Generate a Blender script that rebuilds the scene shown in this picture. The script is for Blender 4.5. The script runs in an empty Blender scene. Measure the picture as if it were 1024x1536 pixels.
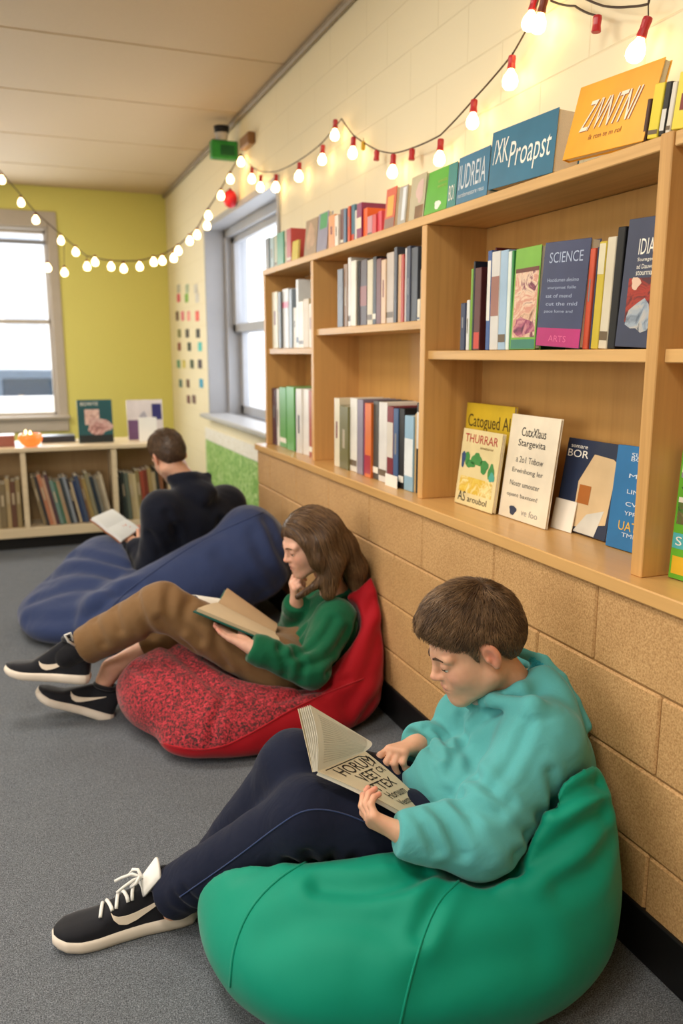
import bpy, bmesh, math, random
import numpy as np
from mathutils import Matrix, Vector, Euler
from mathutils.bvhtree import BVHTree
random.seed(7)
RNG = np.random.default_rng(11)
SC = bpy.context.scene
COL = SC.collection
f32 = np.float32

# ------------------------------------------------------------------ camera frame (metres)
FPX = 1220.0
YAW, PIT, CH = math.radians(21.5), math.radians(11.0), 1.30
CF = np.array([math.sin(YAW)*math.cos(PIT), math.cos(YAW)*math.cos(PIT), -math.sin(PIT)])
CR = np.array([math.cos(YAW), -math.sin(YAW), 0.0])
CU = np.cross(CR, CF)
def ray(x, y): return CF + CR*(x-512)/FPX - CU*(y-768)/FPX
def onx(x, y, X): d = ray(x, y); return np.array([0, 0, CH]) + d*(X/d[0])
def ony(x, y, Y): d = ray(x, y); return np.array([0, 0, CH]) + d*(Y/d[1])
def onz(x, y, Z): d = ray(x, y); return np.array([0, 0, CH]) + d*((Z-CH)/d[2])

# ------------------------------------------------------------------ mesh helpers
def vec(*a): return np.array(a, float)
def nrm(v):
    v = np.asarray(v, float); return v/max(np.linalg.norm(v), 1e-9)
def merge(parts):
    V, F, o = [], [], 0
    for v, f in parts:
        v = np.asarray(v, float).reshape(-1, 3)
        V.append(v); F.extend([tuple(i+o for i in q) for q in f]); o += len(v)
    return np.vstack(V), F
def rbox(lo, hi, b=0.002):
    lo = np.minimum(lo, hi).astype(float); hi2 = np.maximum(lo, hi).astype(float); hi = hi2
    b = min(b, 0.45*float((hi-lo).min()))
    V = []; idx = {}
    for sx in (0, 1):
        for sy in (0, 1):
            for sz in (0, 1):
                c = np.array([hi[0] if sx else lo[0], hi[1] if sy else lo[1], hi[2] if sz else lo[2]])
                s = np.array([-1 if sx else 1, -1 if sy else 1, -1 if sz else 1])*b
                for ax in range(3):
                    p = c + s; p[ax] = c[ax]
                    idx[(sx, sy, sz, ax)] = len(V); V.append(p)
    F = []
    for ax in range(3):
        u, w = (ax+1) % 3, (ax+2) % 3
        for s in (0, 1):
            q = []
            for a, c in ((0, 0), (1, 0), (1, 1), (0, 1)):
                k = [0, 0, 0]; k[ax] = s; k[u] = a; k[w] = c
                q.append(idx[(*k, ax)])
            F.append(tuple(q if s else q[::-1]))
        for a in (0, 1):
            for c in (0, 1):   # edge along ax at u=a, w=c
                k0 = [0, 0, 0]; k0[u] = a; k0[w] = c; k1 = list(k0); k1[ax] = 1
                q = [idx[(*k0, u)], idx[(*k1, u)], idx[(*k1, w)], idx[(*k0, w)]]
                F.append(tuple(q[::-1] if (a == c) else q))
    for sx in (0, 1):
        for sy in (0, 1):
            for sz in (0, 1):
                q = [idx[(sx, sy, sz, a)] for a in range(3)]
                F.append(tuple(q if (sx+sy+sz) % 2 else q[::-1]))
    return np.array(V), F
def tube(path, r, n=8, cap=True):
    P = np.asarray(path, float); m = len(P)
    R = np.full(m, r, float) if np.isscalar(r) else np.asarray(r, float)
    T = np.gradient(P, axis=0); T /= np.maximum(np.linalg.norm(T, axis=1), 1e-9)[:, None]
    up = vec(0, 0, 1) if abs(T[0][2]) < .9 else vec(1, 0, 0)
    a = nrm(np.cross(T[0], up)); V = []
    for i in range(m):
        a = nrm(a - T[i]*(a @ T[i])); b = np.cross(T[i], a)
        for k in range(n):
            t = 2*math.pi*k/n; V.append(P[i] + R[i]*(a*math.cos(t)+b*math.sin(t)))
    F = [(i*n+k, i*n+(k+1) % n, (i+1)*n+(k+1) % n, (i+1)*n+k) for i in range(m-1) for k in range(n)]
    if cap: F += [tuple(range(n))[::-1], tuple((m-1)*n+k for k in range(n))]
    return np.array(V), F
def lathe(prof, n=20, base=(0, 0, 0), axis=(0, 0, 1)):
    ax = nrm(axis); u = nrm(np.cross(ax, vec(1, 0, 0) if abs(ax[0]) < .9 else vec(0, 1, 0))); w = np.cross(ax, u)
    V = []
    for r, h in prof:
        for k in range(n):
            t = 2*math.pi*k/n
            V.append(np.asarray(base)+ax*h+r*(u*math.cos(t)+w*math.sin(t)))
    m = len(prof)
    F = [(i*n+k, i*n+(k+1) % n, (i+1)*n+(k+1) % n, (i+1)*n+k) for i in range(m-1) for k in range(n)]
    F += [tuple(range(n))[::-1], tuple((m-1)*n+k for k in range(n))]
    return np.array(V), F
def patch(fn, nu, nv):
    V = np.array([fn(i/nu, j/nv) for j in range(nv+1) for i in range(nu+1)])
    F = [(j*(nu+1)+i, j*(nu+1)+i+1, (j+1)*(nu+1)+i+1, (j+1)*(nu+1)+i) for j in range(nv) for i in range(nu)]
    return V, F
def thick(V, F, t, direction=None):
    """sheet -> closed slab of thickness t along the direction (or the vertex normals)"""
    V = np.asarray(V, float); n = len(V)
    if direction is None:
        N = np.zeros_like(V)
        for q in F:
            c = np.cross(V[q[1]]-V[q[0]], V[q[2]]-V[q[0]])
            for i in q: N[i] += c
        N /= np.maximum(np.linalg.norm(N, axis=1), 1e-12)[:, None]
    else: N = np.tile(nrm(direction), (n, 1))
    W = np.vstack([V, V+N*t]); G = [tuple(q[::-1]) for q in F] + [tuple(i+n for i in q) for q in F]
    cnt = {}
    for q in F:
        for a, b in zip(q, q[1:]+q[:1]): cnt[(a, b)] = 1
    for (a, b) in cnt:
        if (b, a) not in cnt: G.append((a, b, b+n, a+n))
    return W, G

WM = {}                              # world matrix of every root
def rootmat(o):
    while o.parent: o = o.parent
    return WM.get(o.name, Matrix())
def obj(name, VF, mat=None, parent=None, smooth=False, local=False, props=None, mats=None, fmat=None, color=None):
    V, F = VF
    V = np.asarray(V, float)
    if parent is not None and not local:
        M = np.array(rootmat(parent).inverted()); V = V @ M[:3, :3].T + M[:3, 3]
    me = bpy.data.meshes.new(name)
    if isinstance(F, np.ndarray):
        me.vertices.add(len(V)); me.vertices.foreach_set('co', V.astype(f32).ravel())
        k = F.shape[1]
        me.loops.add(F.size); me.loops.foreach_set('vertex_index', F.astype(np.int32).ravel())
        me.polygons.add(len(F)); me.polygons.foreach_set('loop_start', np.arange(0, F.size, k, dtype=np.int32))
        me.update(calc_edges=True)
    else:
        me.from_pydata(V.tolist(), [], F)
    if fmat is not None: me.polygons.foreach_set('material_index', np.asarray(fmat, np.int32))
    if smooth: me.polygons.foreach_set('use_smooth', np.ones(len(me.polygons), bool))
    if color is not None:
        a = me.color_attributes.new('Tint', 'FLOAT_COLOR', 'POINT')
        c = np.ones((len(V), 4), f32); c[:, :color.shape[1]] = color; a.data.foreach_set('color', c.ravel())
    me.update()
    for m in (mats or ([mat] if mat else [])): me.materials.append(m)
    o = bpy.data.objects.new(name, me); COL.objects.link(o)
    if parent is not None: o.parent = parent
    for k, v in (props or {}).items(): o[k] = v
    return o
def thing(name, label, cat, loc=(0, 0, 0), rot=None, group=None):
    o = bpy.data.objects.new(name, None); COL.objects.link(o)
    o.empty_display_size = .05
    M = Matrix.Translation(Vector([float(x) for x in loc]))
    if rot is not None: M = M @ rot.to_4x4()
    o.matrix_world = M; WM[o.name] = M
    o['label'] = label; o['category'] = cat
    if group: o['group'] = group
    return o
def tag(o, label, cat, group=None, kind=None):
    o['label'] = label; o['category'] = cat
    if group: o['group'] = group
    if kind: o['kind'] = kind
    return o
def struct(name, VF, m=None, **k):
    o = obj(name, VF, m, **k); o['kind'] = 'structure'; return o

# ------------------------------------------------------------------ materials
def srgb(h):
    if isinstance(h, str):
        h = h.lstrip('#'); c = [int(h[i:i+2], 16)/255 for i in (0, 2, 4)]
    else: c = list(h)
    return tuple((x/12.92 if x <= .04045 else ((x+.055)/1.055)**2.4) for x in c) + (1.0,)
MATS = {}
class NB:
    def __init__(s, name):
        s.m = bpy.data.materials.new(name); s.m.use_nodes = True; s.t = s.m.node_tree
        s.b = s.t.nodes['Principled BSDF']; s.o = s.t.nodes['Material Output']
    def n(s, typ, **k):
        x = s.t.nodes.new('ShaderNode'+typ)
        for a, v in k.items():
            if a in x.inputs: x.inputs[a].default_value = v
            else: setattr(x, a, v)
        return x
    def l(s, a, b): s.t.links.new(a, b)
    def coord(s, scale=(1, 1, 1), rot=(0, 0, 0), out='Object'):
        tc = s.n('TexCoord'); mp = s.n('Mapping'); mp.inputs['Scale'].default_value = scale; mp.inputs['Rotation'].default_value = rot
        s.l(tc.outputs[out], mp.inputs['Vector']); return mp.outputs['Vector']
    def ramp(s, fac, stops):
        r = s.n('ValToRGB'); e = r.color_ramp.elements
        while len(e) < len(stops): e.new(.5)
        for i, (p, c) in enumerate(stops): e[i].position = p; e[i].color = c if len(c) == 4 else (*c, 1)
        s.l(fac, r.inputs['Fac']); return r.outputs['Color']
    def mix(s, fac, a, b, mode='MIX'):
        m = s.n('Mix', data_type='RGBA', blend_type=mode)
        for i, v in ((0, fac), (6, a), (7, b)):
            if hasattr(v, 'links') or hasattr(v, 'is_linked'): s.l(v, m.inputs[i])
            else: m.inputs[i].default_value = v
        return m.outputs[2]
    def bump(s, h, strength=.3, dist=.01):
        b = s.n('Bump'); b.inputs['Strength'].default_value = strength; b.inputs['Distance'].default_value = dist
        s.l(h, b.inputs['Height']); s.l(b.outputs['Normal'], s.b.inputs['Normal'])
def plain(name, col, rough=.6, spec=.3, var=.0, bump=0, bscale=200, metal=0, sheen=0):
    if name in MATS: return MATS[name]
    k = NB(name); c = srgb(col)
    k.b.inputs['Roughness'].default_value = rough; k.b.inputs['Specular IOR Level'].default_value = spec
    k.b.inputs['Metallic'].default_value = metal
    if sheen: k.b.inputs['Sheen Weight'].default_value = sheen; k.b.inputs['Sheen Roughness'].default_value = .5
    v = k.coord()
    nz = k.n('TexNoise', Scale=bscale if bump else 9.0, Detail=3.0); k.l(v, nz.inputs['Vector'])
    vv = var if var else .06
    lo = tuple(max(0, x*(1-vv)) for x in c[:3]); hi = tuple(min(1, x*(1+vv)) for x in c[:3])
    k.l(k.ramp(nz.outputs['Fac'], [(.3, (*lo, 1)), (.7, (*hi, 1))]), k.b.inputs['Base Color'])
    if bump: k.bump(nz.outputs['Fac'], bump, .004)
    MATS[name] = k.m; return k.m
def fabric(name, col, col2=None, rough=.85, weave=900, wr=.35, wrs=7, sheen=.3, var=.12):
    if name in MATS: return MATS[name]
    k = NB(name); c = srgb(col)
    k.b.inputs['Roughness'].default_value = rough; k.b.inputs['Specular IOR Level'].default_value = .2
    k.b.inputs['Sheen Weight'].default_value = sheen; k.b.inputs['Sheen Roughness'].default_value = .4
    v = k.coord()
    fine = k.n('TexNoise', Scale=float(weave), Detail=2.0); k.l(v, fine.inputs['Vector'])
    big = k.n('TexNoise', Scale=float(wrs), Detail=3.0, Distortion=1.2); k.l(v, big.inputs['Vector'])
    lo = tuple(x*(1-var) for x in c[:3]); hi = tuple(min(1, x*(1+var)) for x in c[:3])
    base = k.ramp(fine.outputs['Fac'], [(.3, (*lo, 1)), (.7, (*hi, 1))])
    k.l(base, k.b.inputs['Base Color'])
    b1 = k.n('Bump'); b1.inputs['Strength'].default_value = wr; b1.inputs['Distance'].default_value = .02; k.l(big.outputs['Fac'], b1.inputs['Height'])
    b2 = k.n('Bump'); b2.inputs['Strength'].default_value = .25; b2.inputs['Distance'].default_value = .001; k.l(fine.outputs['Fac'], b2.inputs['Height'])
    k.l(b1.outputs['Normal'], b2.inputs['Normal']); k.l(b2.outputs['Normal'], k.b.inputs['Normal'])
    MATS[name] = k.m; return k.m
def wood(name, col, grain='z', rough=.42, contrast=.22):
    if name in MATS: return MATS[name]
    k = NB(name); c = srgb(col)
    sc = {'z': (38, 38, 1.6), 'y': (38, 1.6, 38), 'x': (1.6, 38, 38)}[grain]
    v = k.coord(sc)
    n1 = k.n('TexNoise', Scale=1.0, Detail=5.0, Roughness=.6, Distortion=.4); k.l(v, n1.inputs['Vector'])
    v2 = k.coord(tuple(x*.12 for x in sc)); n2 = k.n('TexNoise', Scale=1.0, Detail=2.0); k.l(v2, n2.inputs['Vector'])
    a = k.n('Math', operation='ADD'); k.l(n1.outputs['Fac'], a.inputs[0]); k.l(n2.outputs['Fac'], a.inputs[1])
    lo = (c[0]*(1-contrast), c[1]*(1-contrast*1.25), c[2]*(1-contrast*1.6)); hi = tuple(min(1, x*(1+contrast*.6)) for x in c[:3])
    k.l(k.ramp(a.outputs[0], [(.7, (*lo, 1)), (1.0, c), (1.35, (*hi, 1))] if False else [(.35, (*lo, 1)), (.5, c), (.66, (*hi, 1))]), k.b.inputs['Base Color'])
    h = k.n('Math', operation='MULTIPLY'); h.inputs[1].default_value = .5; k.l(a.outputs[0], h.inputs[0])
    # feed the halved sum to the ramp
    for l in list(k.t.links):
        if l.to_node.type == 'VALTORGB' : k.t.links.remove(l)
    r = [x for x in k.t.nodes if x.type == 'VALTORGB'][0]; k.l(h.outputs[0], r.inputs['Fac'])
    k.b.inputs['Roughness'].default_value = rough; k.b.inputs['Specular IOR Level'].default_value = .35
    k.bump(n1.outputs['Fac'], .08, .002)
    MATS[name] = k.m; return k.m
def photo(name, cols, scale=14., stretch=(1, 1, 1), rough=.4):
    """printed picture: blotches of several inks"""
    if name in MATS: return MATS[name]
    k = NB(name); n = k.n('TexNoise', Scale=float(scale), Detail=4.0, Roughness=.6, Distortion=1.5); k.l(k.coord(stretch), n.inputs['Vector'])
    m = len(cols); k.l(k.ramp(n.outputs['Fac'], [(.28+.44*i/max(m-1, 1), srgb(c)) for i, c in enumerate(cols)]), k.b.inputs['Base Color'])
    k.b.inputs['Roughness'].default_value = rough; k.b.inputs['Specular IOR Level'].default_value = .35
    MATS[name] = k.m; return k.m
def emitter(name, col, s):
    if name in MATS: return MATS[name]
    k = NB(name); k.b.inputs['Emission Color'].default_value = srgb(col); k.b.inputs['Emission Strength'].default_value = s
    k.b.inputs['Base Color'].default_value = srgb(col)
    nz = k.n('TexNoise', Scale=3.0); k.l(k.coord(), nz.inputs['Vector'])
    k.l(k.ramp(nz.outputs['Fac'], [(0, srgb(col)), (1, srgb(col))]), k.b.inputs['Emission Color'])
    MATS[name] = k.m; return k.m
def glass(name='window_glass', tint=(1, 1, 1)):
    if name in MATS: return MATS[name]
    k = NB(name); t = k.n('BsdfTransparent'); t.inputs[0].default_value = (*tint, 1)
    g = k.n('BsdfGlossy'); g.inputs['Roughness'].default_value = .02
    m = k.n('MixShader'); m.inputs[0].default_value = .05
    k.l(t.outputs[0], m.inputs[1]); k.l(g.outputs[0], m.inputs[2]); k.l(m.outputs[0], k.o.inputs['Surface'])
    MATS[name] = k.m; return k.m

# ------------------------------------------------------------------ text as flat mesh (built-in font)
_tc = {}
def text_vf(s):
    if s not in _tc:
        cu = bpy.data.curves.new('lettering', 'FONT'); cu.body = s; cu.resolution_u = 3; cu.fill_mode = 'FRONT' if hasattr(cu, 'fill_mode') else cu.fill_mode
        o = bpy.data.objects.new('lettering', cu); COL.objects.link(o)
        dg = bpy.context.evaluated_depsgraph_get(); dg.update()
        me = bpy.data.meshes.new_from_object(o.evaluated_get(dg))
        V = np.array([v.co[:] for v in me.vertices]).reshape(-1, 3); F = [tuple(p.vertices) for p in me.polygons]
        bpy.data.objects.remove(o); bpy.data.curves.remove(cu); bpy.data.meshes.remove(me)
        if len(V):
            V[:, :2] -= V[:, :2].min(0); V[:, :2] /= np.maximum(V[:, :2].max(0), 1e-6)
        _tc[s] = (V, F)
    return _tc[s]
def text_on(s, x, z, w, h, y=-.0008, shear=0., bold=0):
    """lettering in a local x-z plane, facing -y"""
    V, F = text_vf(s)
    W = np.zeros_like(V); W[:, 0] = x+V[:, 0]*w+V[:, 1]*h*shear; W[:, 2] = z+V[:, 1]*h; W[:, 1] = y
    return W, [tuple(q) for q in F]
def rect(x0, z0, x1, z1, y=-.0005):
    return np.array([(x0, y, z0), (x1, y, z0), (x1, y, z1), (x0, y, z1)], float), [(0, 1, 2, 3)]
def blob(cx, cz, rx, rz, y=-.0006, n=14, jit=.15, rs=None):
    r = rs or random
    V = []; p = r.random()*6
    for k in range(n):
        t = 2*math.pi*k/n; q = 1+jit*math.sin(3*t+p)+jit*.6*math.sin(5*t+2*p)
        V.append((cx+rx*q*math.cos(t), y, cz+rz*q*math.sin(t)))
    return np.array(V), [tuple(range(n))]
def poly(pts, y=-.0006):
    return np.array([(a, y, b) for a, b in pts], float), [tuple(range(len(pts)))]
# ------------------------------------------------------------------ distance-field modelling (smooth unions, meshed with surface nets)
class Grid:
    def __init__(s, lo, hi, h, fine=()):
        """fine: list of (lo, hi, h) regions where the spacing gets smaller"""
        s.ax = []
        for a in range(3):
            xs = [lo[a]]
            while xs[-1] < hi[a]:
                st = h
                for fl, fh, fs in fine:
                    if fl[a]-1e-6 <= xs[-1] <= fh[a]: st = min(st, fs)
                xs.append(xs[-1]+st)
            s.ax.append(np.array(xs, f32))
        s.D = np.full([len(x) for x in s.ax], .15, f32)
    def sub(s, lo, hi, m):
        sl = []
        for a in range(3):
            i = int(np.searchsorted(s.ax[a], lo[a]-m)); j = int(np.searchsorted(s.ax[a], hi[a]+m))
            if j <= i: return None
            sl.append(slice(i, j))
        return tuple(sl)
    def pts(s, sl):
        return s.ax[0][sl[0]][:, None, None], s.ax[1][sl[1]][None, :, None], s.ax[2][sl[2]][None, None, :]
def smin(a, b, k):
    if k <= 0: return np.minimum(a, b)
    h = np.maximum(k-np.abs(a-b), 0)/k
    return np.minimum(a, b)-h*h*k*.25
class Cone:
    """tapered capsule; flat=(axis, factor) squeezes it along that axis"""
    def __init__(s, a, b, ra, rb, flat=None):
        s.a = np.asarray(a, float); s.b = np.asarray(b, float); s.ra, s.rb, s.flat = ra, rb, flat
        if flat is not None: s.n = nrm(flat[0]); s.fc = flat[1]
    def box(s):
        r = max(s.ra, s.rb); return np.minimum(s.a, s.b)-r, np.maximum(s.a, s.b)+r
    def __call__(s, X, Y, Z):
        ab = s.b-s.a; L = float(ab @ ab) or 1e-9
        px, py, pz = X-f32(s.a[0]), Y-f32(s.a[1]), Z-f32(s.a[2])
        t = np.clip((px*f32(ab[0])+py*f32(ab[1])+pz*f32(ab[2]))/f32(L), 0, 1)
        qx, qy, qz = px-t*f32(ab[0]), py-t*f32(ab[1]), pz-t*f32(ab[2])
        q2 = qx*qx+qy*qy+qz*qz
        if s.flat is not None:
            c = qx*f32(s.n[0])+qy*f32(s.n[1])+qz*f32(s.n[2]); q2 = q2+c*c*f32(s.fc**2-1)
        return np.sqrt(q2)-(f32(s.ra)+t*f32(s.rb-s.ra))
class Ell:
    def __init__(s, c, r, R=None):
        s.c = np.asarray(c, float); s.r = np.asarray(r, float); s.R = np.eye(3) if R is None else np.asarray(R, float)  # rows = local axes
    def box(s):
        e = np.sqrt(((s.R.T*s.r)**2).sum(1)); return s.c-e, s.c+e
    def __call__(s, X, Y, Z):
        p = (X-f32(s.c[0]), Y-f32(s.c[1]), Z-f32(s.c[2])); k0 = 0; k1 = 0
        for i in range(3):
            q = p[0]*f32(s.R[i, 0])+p[1]*f32(s.R[i, 1])+p[2]*f32(s.R[i, 2])
            k0 = k0+(q/f32(s.r[i]))**2; k1 = k1+(q/f32(s.r[i]**2))**2
        k0 = np.sqrt(k0); return k0*(k0-1)/np.maximum(np.sqrt(k1), 1e-6)
class Cyl:
    """flat-ended cylinder from a along d, length L, radius r"""
    def __init__(s, a, d, L, r): s.a = np.asarray(a, float); s.d = nrm(d); s.L, s.r = L, r
    def box(s):
        b = s.a+s.d*s.L; return np.minimum(s.a, b)-s.r, np.maximum(s.a, b)+s.r
    def __call__(s, X, Y, Z):
        p = (X-f32(s.a[0]), Y-f32(s.a[1]), Z-f32(s.a[2])); t = p[0]*f32(s.d[0])+p[1]*f32(s.d[1])+p[2]*f32(s.d[2])
        q = np.sqrt(np.maximum(p[0]**2+p[1]**2+p[2]**2-t*t, 0)); return np.maximum(q-f32(s.r), np.abs(t-f32(s.L/2))-f32(s.L/2))
class Fn:
    def __init__(s, f, lo, hi): s.f, s.lo, s.hi = f, np.asarray(lo, float), np.asarray(hi, float)
    def box(s): return s.lo, s.hi
    def __call__(s, X, Y, Z): return s.f(X, Y, Z)
def run(g, ops):
    """ops: (kind, primitive, k); kind '+' union, '-' cut, '&' keep"""
    for kind, p, k in ops:
        lo, hi = p.box(); sl = g.sub(lo, hi, k+.03)
        if sl is None: continue
        if kind == '&':
            g.D = -smin(-g.D, -p(*g.pts((slice(None),)*3)).astype(f32), k); continue
        d = p(*g.pts(sl)).astype(f32); D = g.D[sl]
        if kind == '+': g.D[sl] = smin(D, d, k)
        elif kind == '-': g.D[sl] = -smin(-D, d, k)
    return g
def nets(g, smooth=1, offset=0.):
    D = g.D-f32(offset); D = D.copy()
    for a in range(3):      # closed at the border
        ix = [slice(None)]*3
        for e in (0, -1):
            ix[a] = e; D[tuple(ix)] = np.maximum(D[tuple(ix)], 1e-3)
    S = D < 0; n = D.shape
    c = [S[i:n[0]-1+i, j:n[1]-1+j, k:n[2]-1+k] for i in (0, 1) for j in (0, 1) for k in (0, 1)]
    anyv = c[0].copy(); allv = c[0].copy()
    for q in c[1:]: anyv |= q; allv &= q
    act = anyv & ~allv
    I, J, K = np.nonzero(act); m = len(I)
    idx = np.full(act.shape, -1, np.int32); idx[I, J, K] = np.arange(m)
    acc = np.zeros((m, 3)); cnt = np.zeros(m)
    cor = [(i, j, k) for i in (0, 1) for j in (0, 1) for k in (0, 1)]
    dv = {q: D[I+q[0], J+q[1], K+q[2]].astype(float) for q in cor}
    for a in range(3):
        for q in cor:
            if q[a]: continue
            r = list(q); r[a] = 1; r = tuple(r)
            d0, d1 = dv[q], dv[r]; x = (d0 < 0) != (d1 < 0)
            t = np.where(x, d0/np.where(x, d0-d1, 1), 0)
            P = np.tile(np.array(q, float), (m, 1)); P[:, a] += t
            acc[x] += P[x]; cnt[x] += 1
    acc /= cnt[:, None]
    V = np.empty((m, 3))
    for a, ii in enumerate((I, J, K)):
        x = g.ax[a].astype(float); V[:, a] = x[ii]+(x[ii+1]-x[ii])*acc[:, a]
    Q = []
    for a in range(3):
        b, c2 = (a+1) % 3, (a+2) % 3
        lo = [slice(None)]*3; hi = [slice(None)]*3; lo[a] = slice(0, -1); hi[a] = slice(1, None)
        s0, s1 = S[tuple(lo)], S[tuple(hi)]
        for flip, e in ((False, s0 & ~s1), (True, ~s0 & s1)):
            E = np.array(np.nonzero(e)).T
            E = E[(E[:, b] > 0) & (E[:, c2] > 0) & (E[:, b] < n[b]-1) & (E[:, c2] < n[c2]-1)]
            if not len(E): continue
            q = []
            for ob, oc in ((-1, -1), (0, -1), (0, 0), (-1, 0)):
                t = E.copy(); t[:, b] += ob; t[:, c2] += oc; q.append(idx[t[:, 0], t[:, 1], t[:, 2]])
            q = np.stack(q, 1); Q.append(q[:, ::-1] if flip else q)
    Q = np.vstack(Q)
    for _ in range(smooth): V = relax(V, Q, .5)
    return V, Q
def relax(V, Q, w):
    A = np.zeros_like(V); n = np.zeros(len(V))
    for i in range(Q.shape[1]):
        for j in (Q[:, (i+1) % Q.shape[1]], Q[:, i-1]):
            for a in range(3): A[:, a] += np.bincount(Q[:, i], V[j, a], len(V))
            n += np.bincount(Q[:, i], minlength=len(V))
    return V*(1-w)+w*A/np.maximum(n, 1)[:, None]
def normals(V, Q):
    c = np.cross(V[Q[:, 2]]-V[Q[:, 0]], V[Q[:, 3 if Q.shape[1] > 3 else 1]]-V[Q[:, 1 if Q.shape[1] > 3 else 0]])
    if Q.shape[1] == 3: c = np.cross(V[Q[:, 1]]-V[Q[:, 0]], V[Q[:, 2]]-V[Q[:, 0]])
    N = np.zeros_like(V)
    for i in range(Q.shape[1]):
        for a in range(3): N[:, a] += np.bincount(Q[:, i], c[:, a], len(V))
    return N/np.maximum(np.linalg.norm(N, axis=1), 1e-12)[:, None]
def segdist(V, path):
    best = np.full(len(V), 9.)
    P = np.asarray(path, float)
    for a, b in zip(P[:-1], P[1:]):
        ab = b-a; t = np.clip((V-a) @ ab/max(ab @ ab, 1e-9), 0, 1)
        best = np.minimum(best, np.linalg.norm(V-a-t[:, None]*ab, axis=1))
    return best
def folds(V, N, lst):
    d = np.zeros(len(V))
    for path, w, depth in lst:
        x = segdist(V, path); d -= depth*(np.exp(-(x/w)**2)-.55*np.exp(-((x-1.9*w)/(1.1*w))**2))
    return V+N*d[:, None]
_lat = RNG.random((32, 32, 32))
def noise3(P):
    P = np.asarray(P); i = np.floor(P).astype(int); f = P-i; f = f*f*(3-2*f); o = 0
    for a in (0, 1):
        for b in (0, 1):
            for c in (0, 1):
                w = (f[:, 0] if a else 1-f[:, 0])*(f[:, 1] if b else 1-f[:, 1])*(f[:, 2] if c else 1-f[:, 2])
                o = o+w*_lat[(i[:, 0]+a) % 32, (i[:, 1]+b) % 32, (i[:, 2]+c) % 32]
    return o*2-1
def bvh_of(V, Q): return BVHTree.FromPolygons([Vector(v) for v in V.tolist()], Q.tolist() if isinstance(Q, np.ndarray) else Q)
def drape(bvh, path, lift=0., n=None):
    """snap a path onto a surface"""
    P = np.asarray(path, float)
    if n:
        t = np.linspace(0, len(P)-1, n); i = np.minimum(t.astype(int), len(P)-2); P = P[i]+(P[i+1]-P[i])*(t-i)[:, None]
    out = []
    for p in P:
        q, nn, _, _ = bvh.find_nearest(Vector(p)); out.append(np.array(q+nn*lift))
    return np.array(out)
def cast(bvh, px, py, lift=.002):
    d = Vector(ray(px, py)).normalized(); q, n, _, _ = bvh.ray_cast(Vector((0, 0, CH)), d)
    return None if q is None else np.array(q+n*lift)
def cast_path(bvh, pts, n=24, lift=.001, smooth=3):
    P = np.asarray(pts, float)
    for _ in range(smooth if len(P) > 2 else 0):
        q = np.empty((2*len(P)-2, 2)); q[0::2] = P[:-1]*.75+P[1:]*.25; q[1::2] = P[:-1]*.25+P[1:]*.75; P = np.vstack([P[:1], q, P[-1:]])
    t = np.linspace(0, len(P)-1, n); i = np.minimum(t.astype(int), len(P)-2); P = P[i]+(P[i+1]-P[i])*(t-i)[:, None]
    out = [cast(bvh, x, y, lift) for x, y in P]; return np.array([o for o in out if o is not None])
# ------------------------------------------------------------------ the room
XU, XL, YB, ZC = 1.47, 1.182, 8.42, 2.82        # upper wall, lower block wall, back wall, ceiling
XW, YF = -3.4, -2.6
ZL, ZT = .826, 1.725                            # ledge top, bookcase top
XS = 1.225                                      # bookcase front
def carpet():
    k = NB('grey_carpet'); v = k.coord()
    n1 = k.n('TexNoise', Scale=330.0, Detail=3.0, Roughness=.7); k.l(v, n1.inputs['Vector'])
    n2 = k.n('TexNoise', Scale=14.0, Detail=4.0); k.l(v, n2.inputs['Vector'])
    n3 = k.n('TexNoise', Scale=95.0, Detail=3.0); k.l(v, n3.inputs['Vector'])
    c1 = k.ramp(n1.outputs['Fac'], [(.34, srgb('3f4247')), (.5, srgb('70757c')), (.68, srgb('a2a8b0'))])
    c2 = k.ramp(n2.outputs['Fac'], [(.3, (.91, .91, .915, 1)), (.7, (1, 1, 1, 1))])
    c3 = k.ramp(n3.outputs['Fac'], [(.35, (.72, .72, .72, 1)), (.65, (1, 1, 1, 1))])
    c = k.mix(1.0, c1, c2, 'MULTIPLY'); c = k.mix(.8, c, c3, 'MULTIPLY'); k.l(c, k.b.inputs['Base Color'])
    k.b.inputs['Roughness'].default_value = .95; k.b.inputs['Specular IOR Level'].default_value = .1
    k.bump(n1.outputs['Fac'], .6, .004); return k.m
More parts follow.
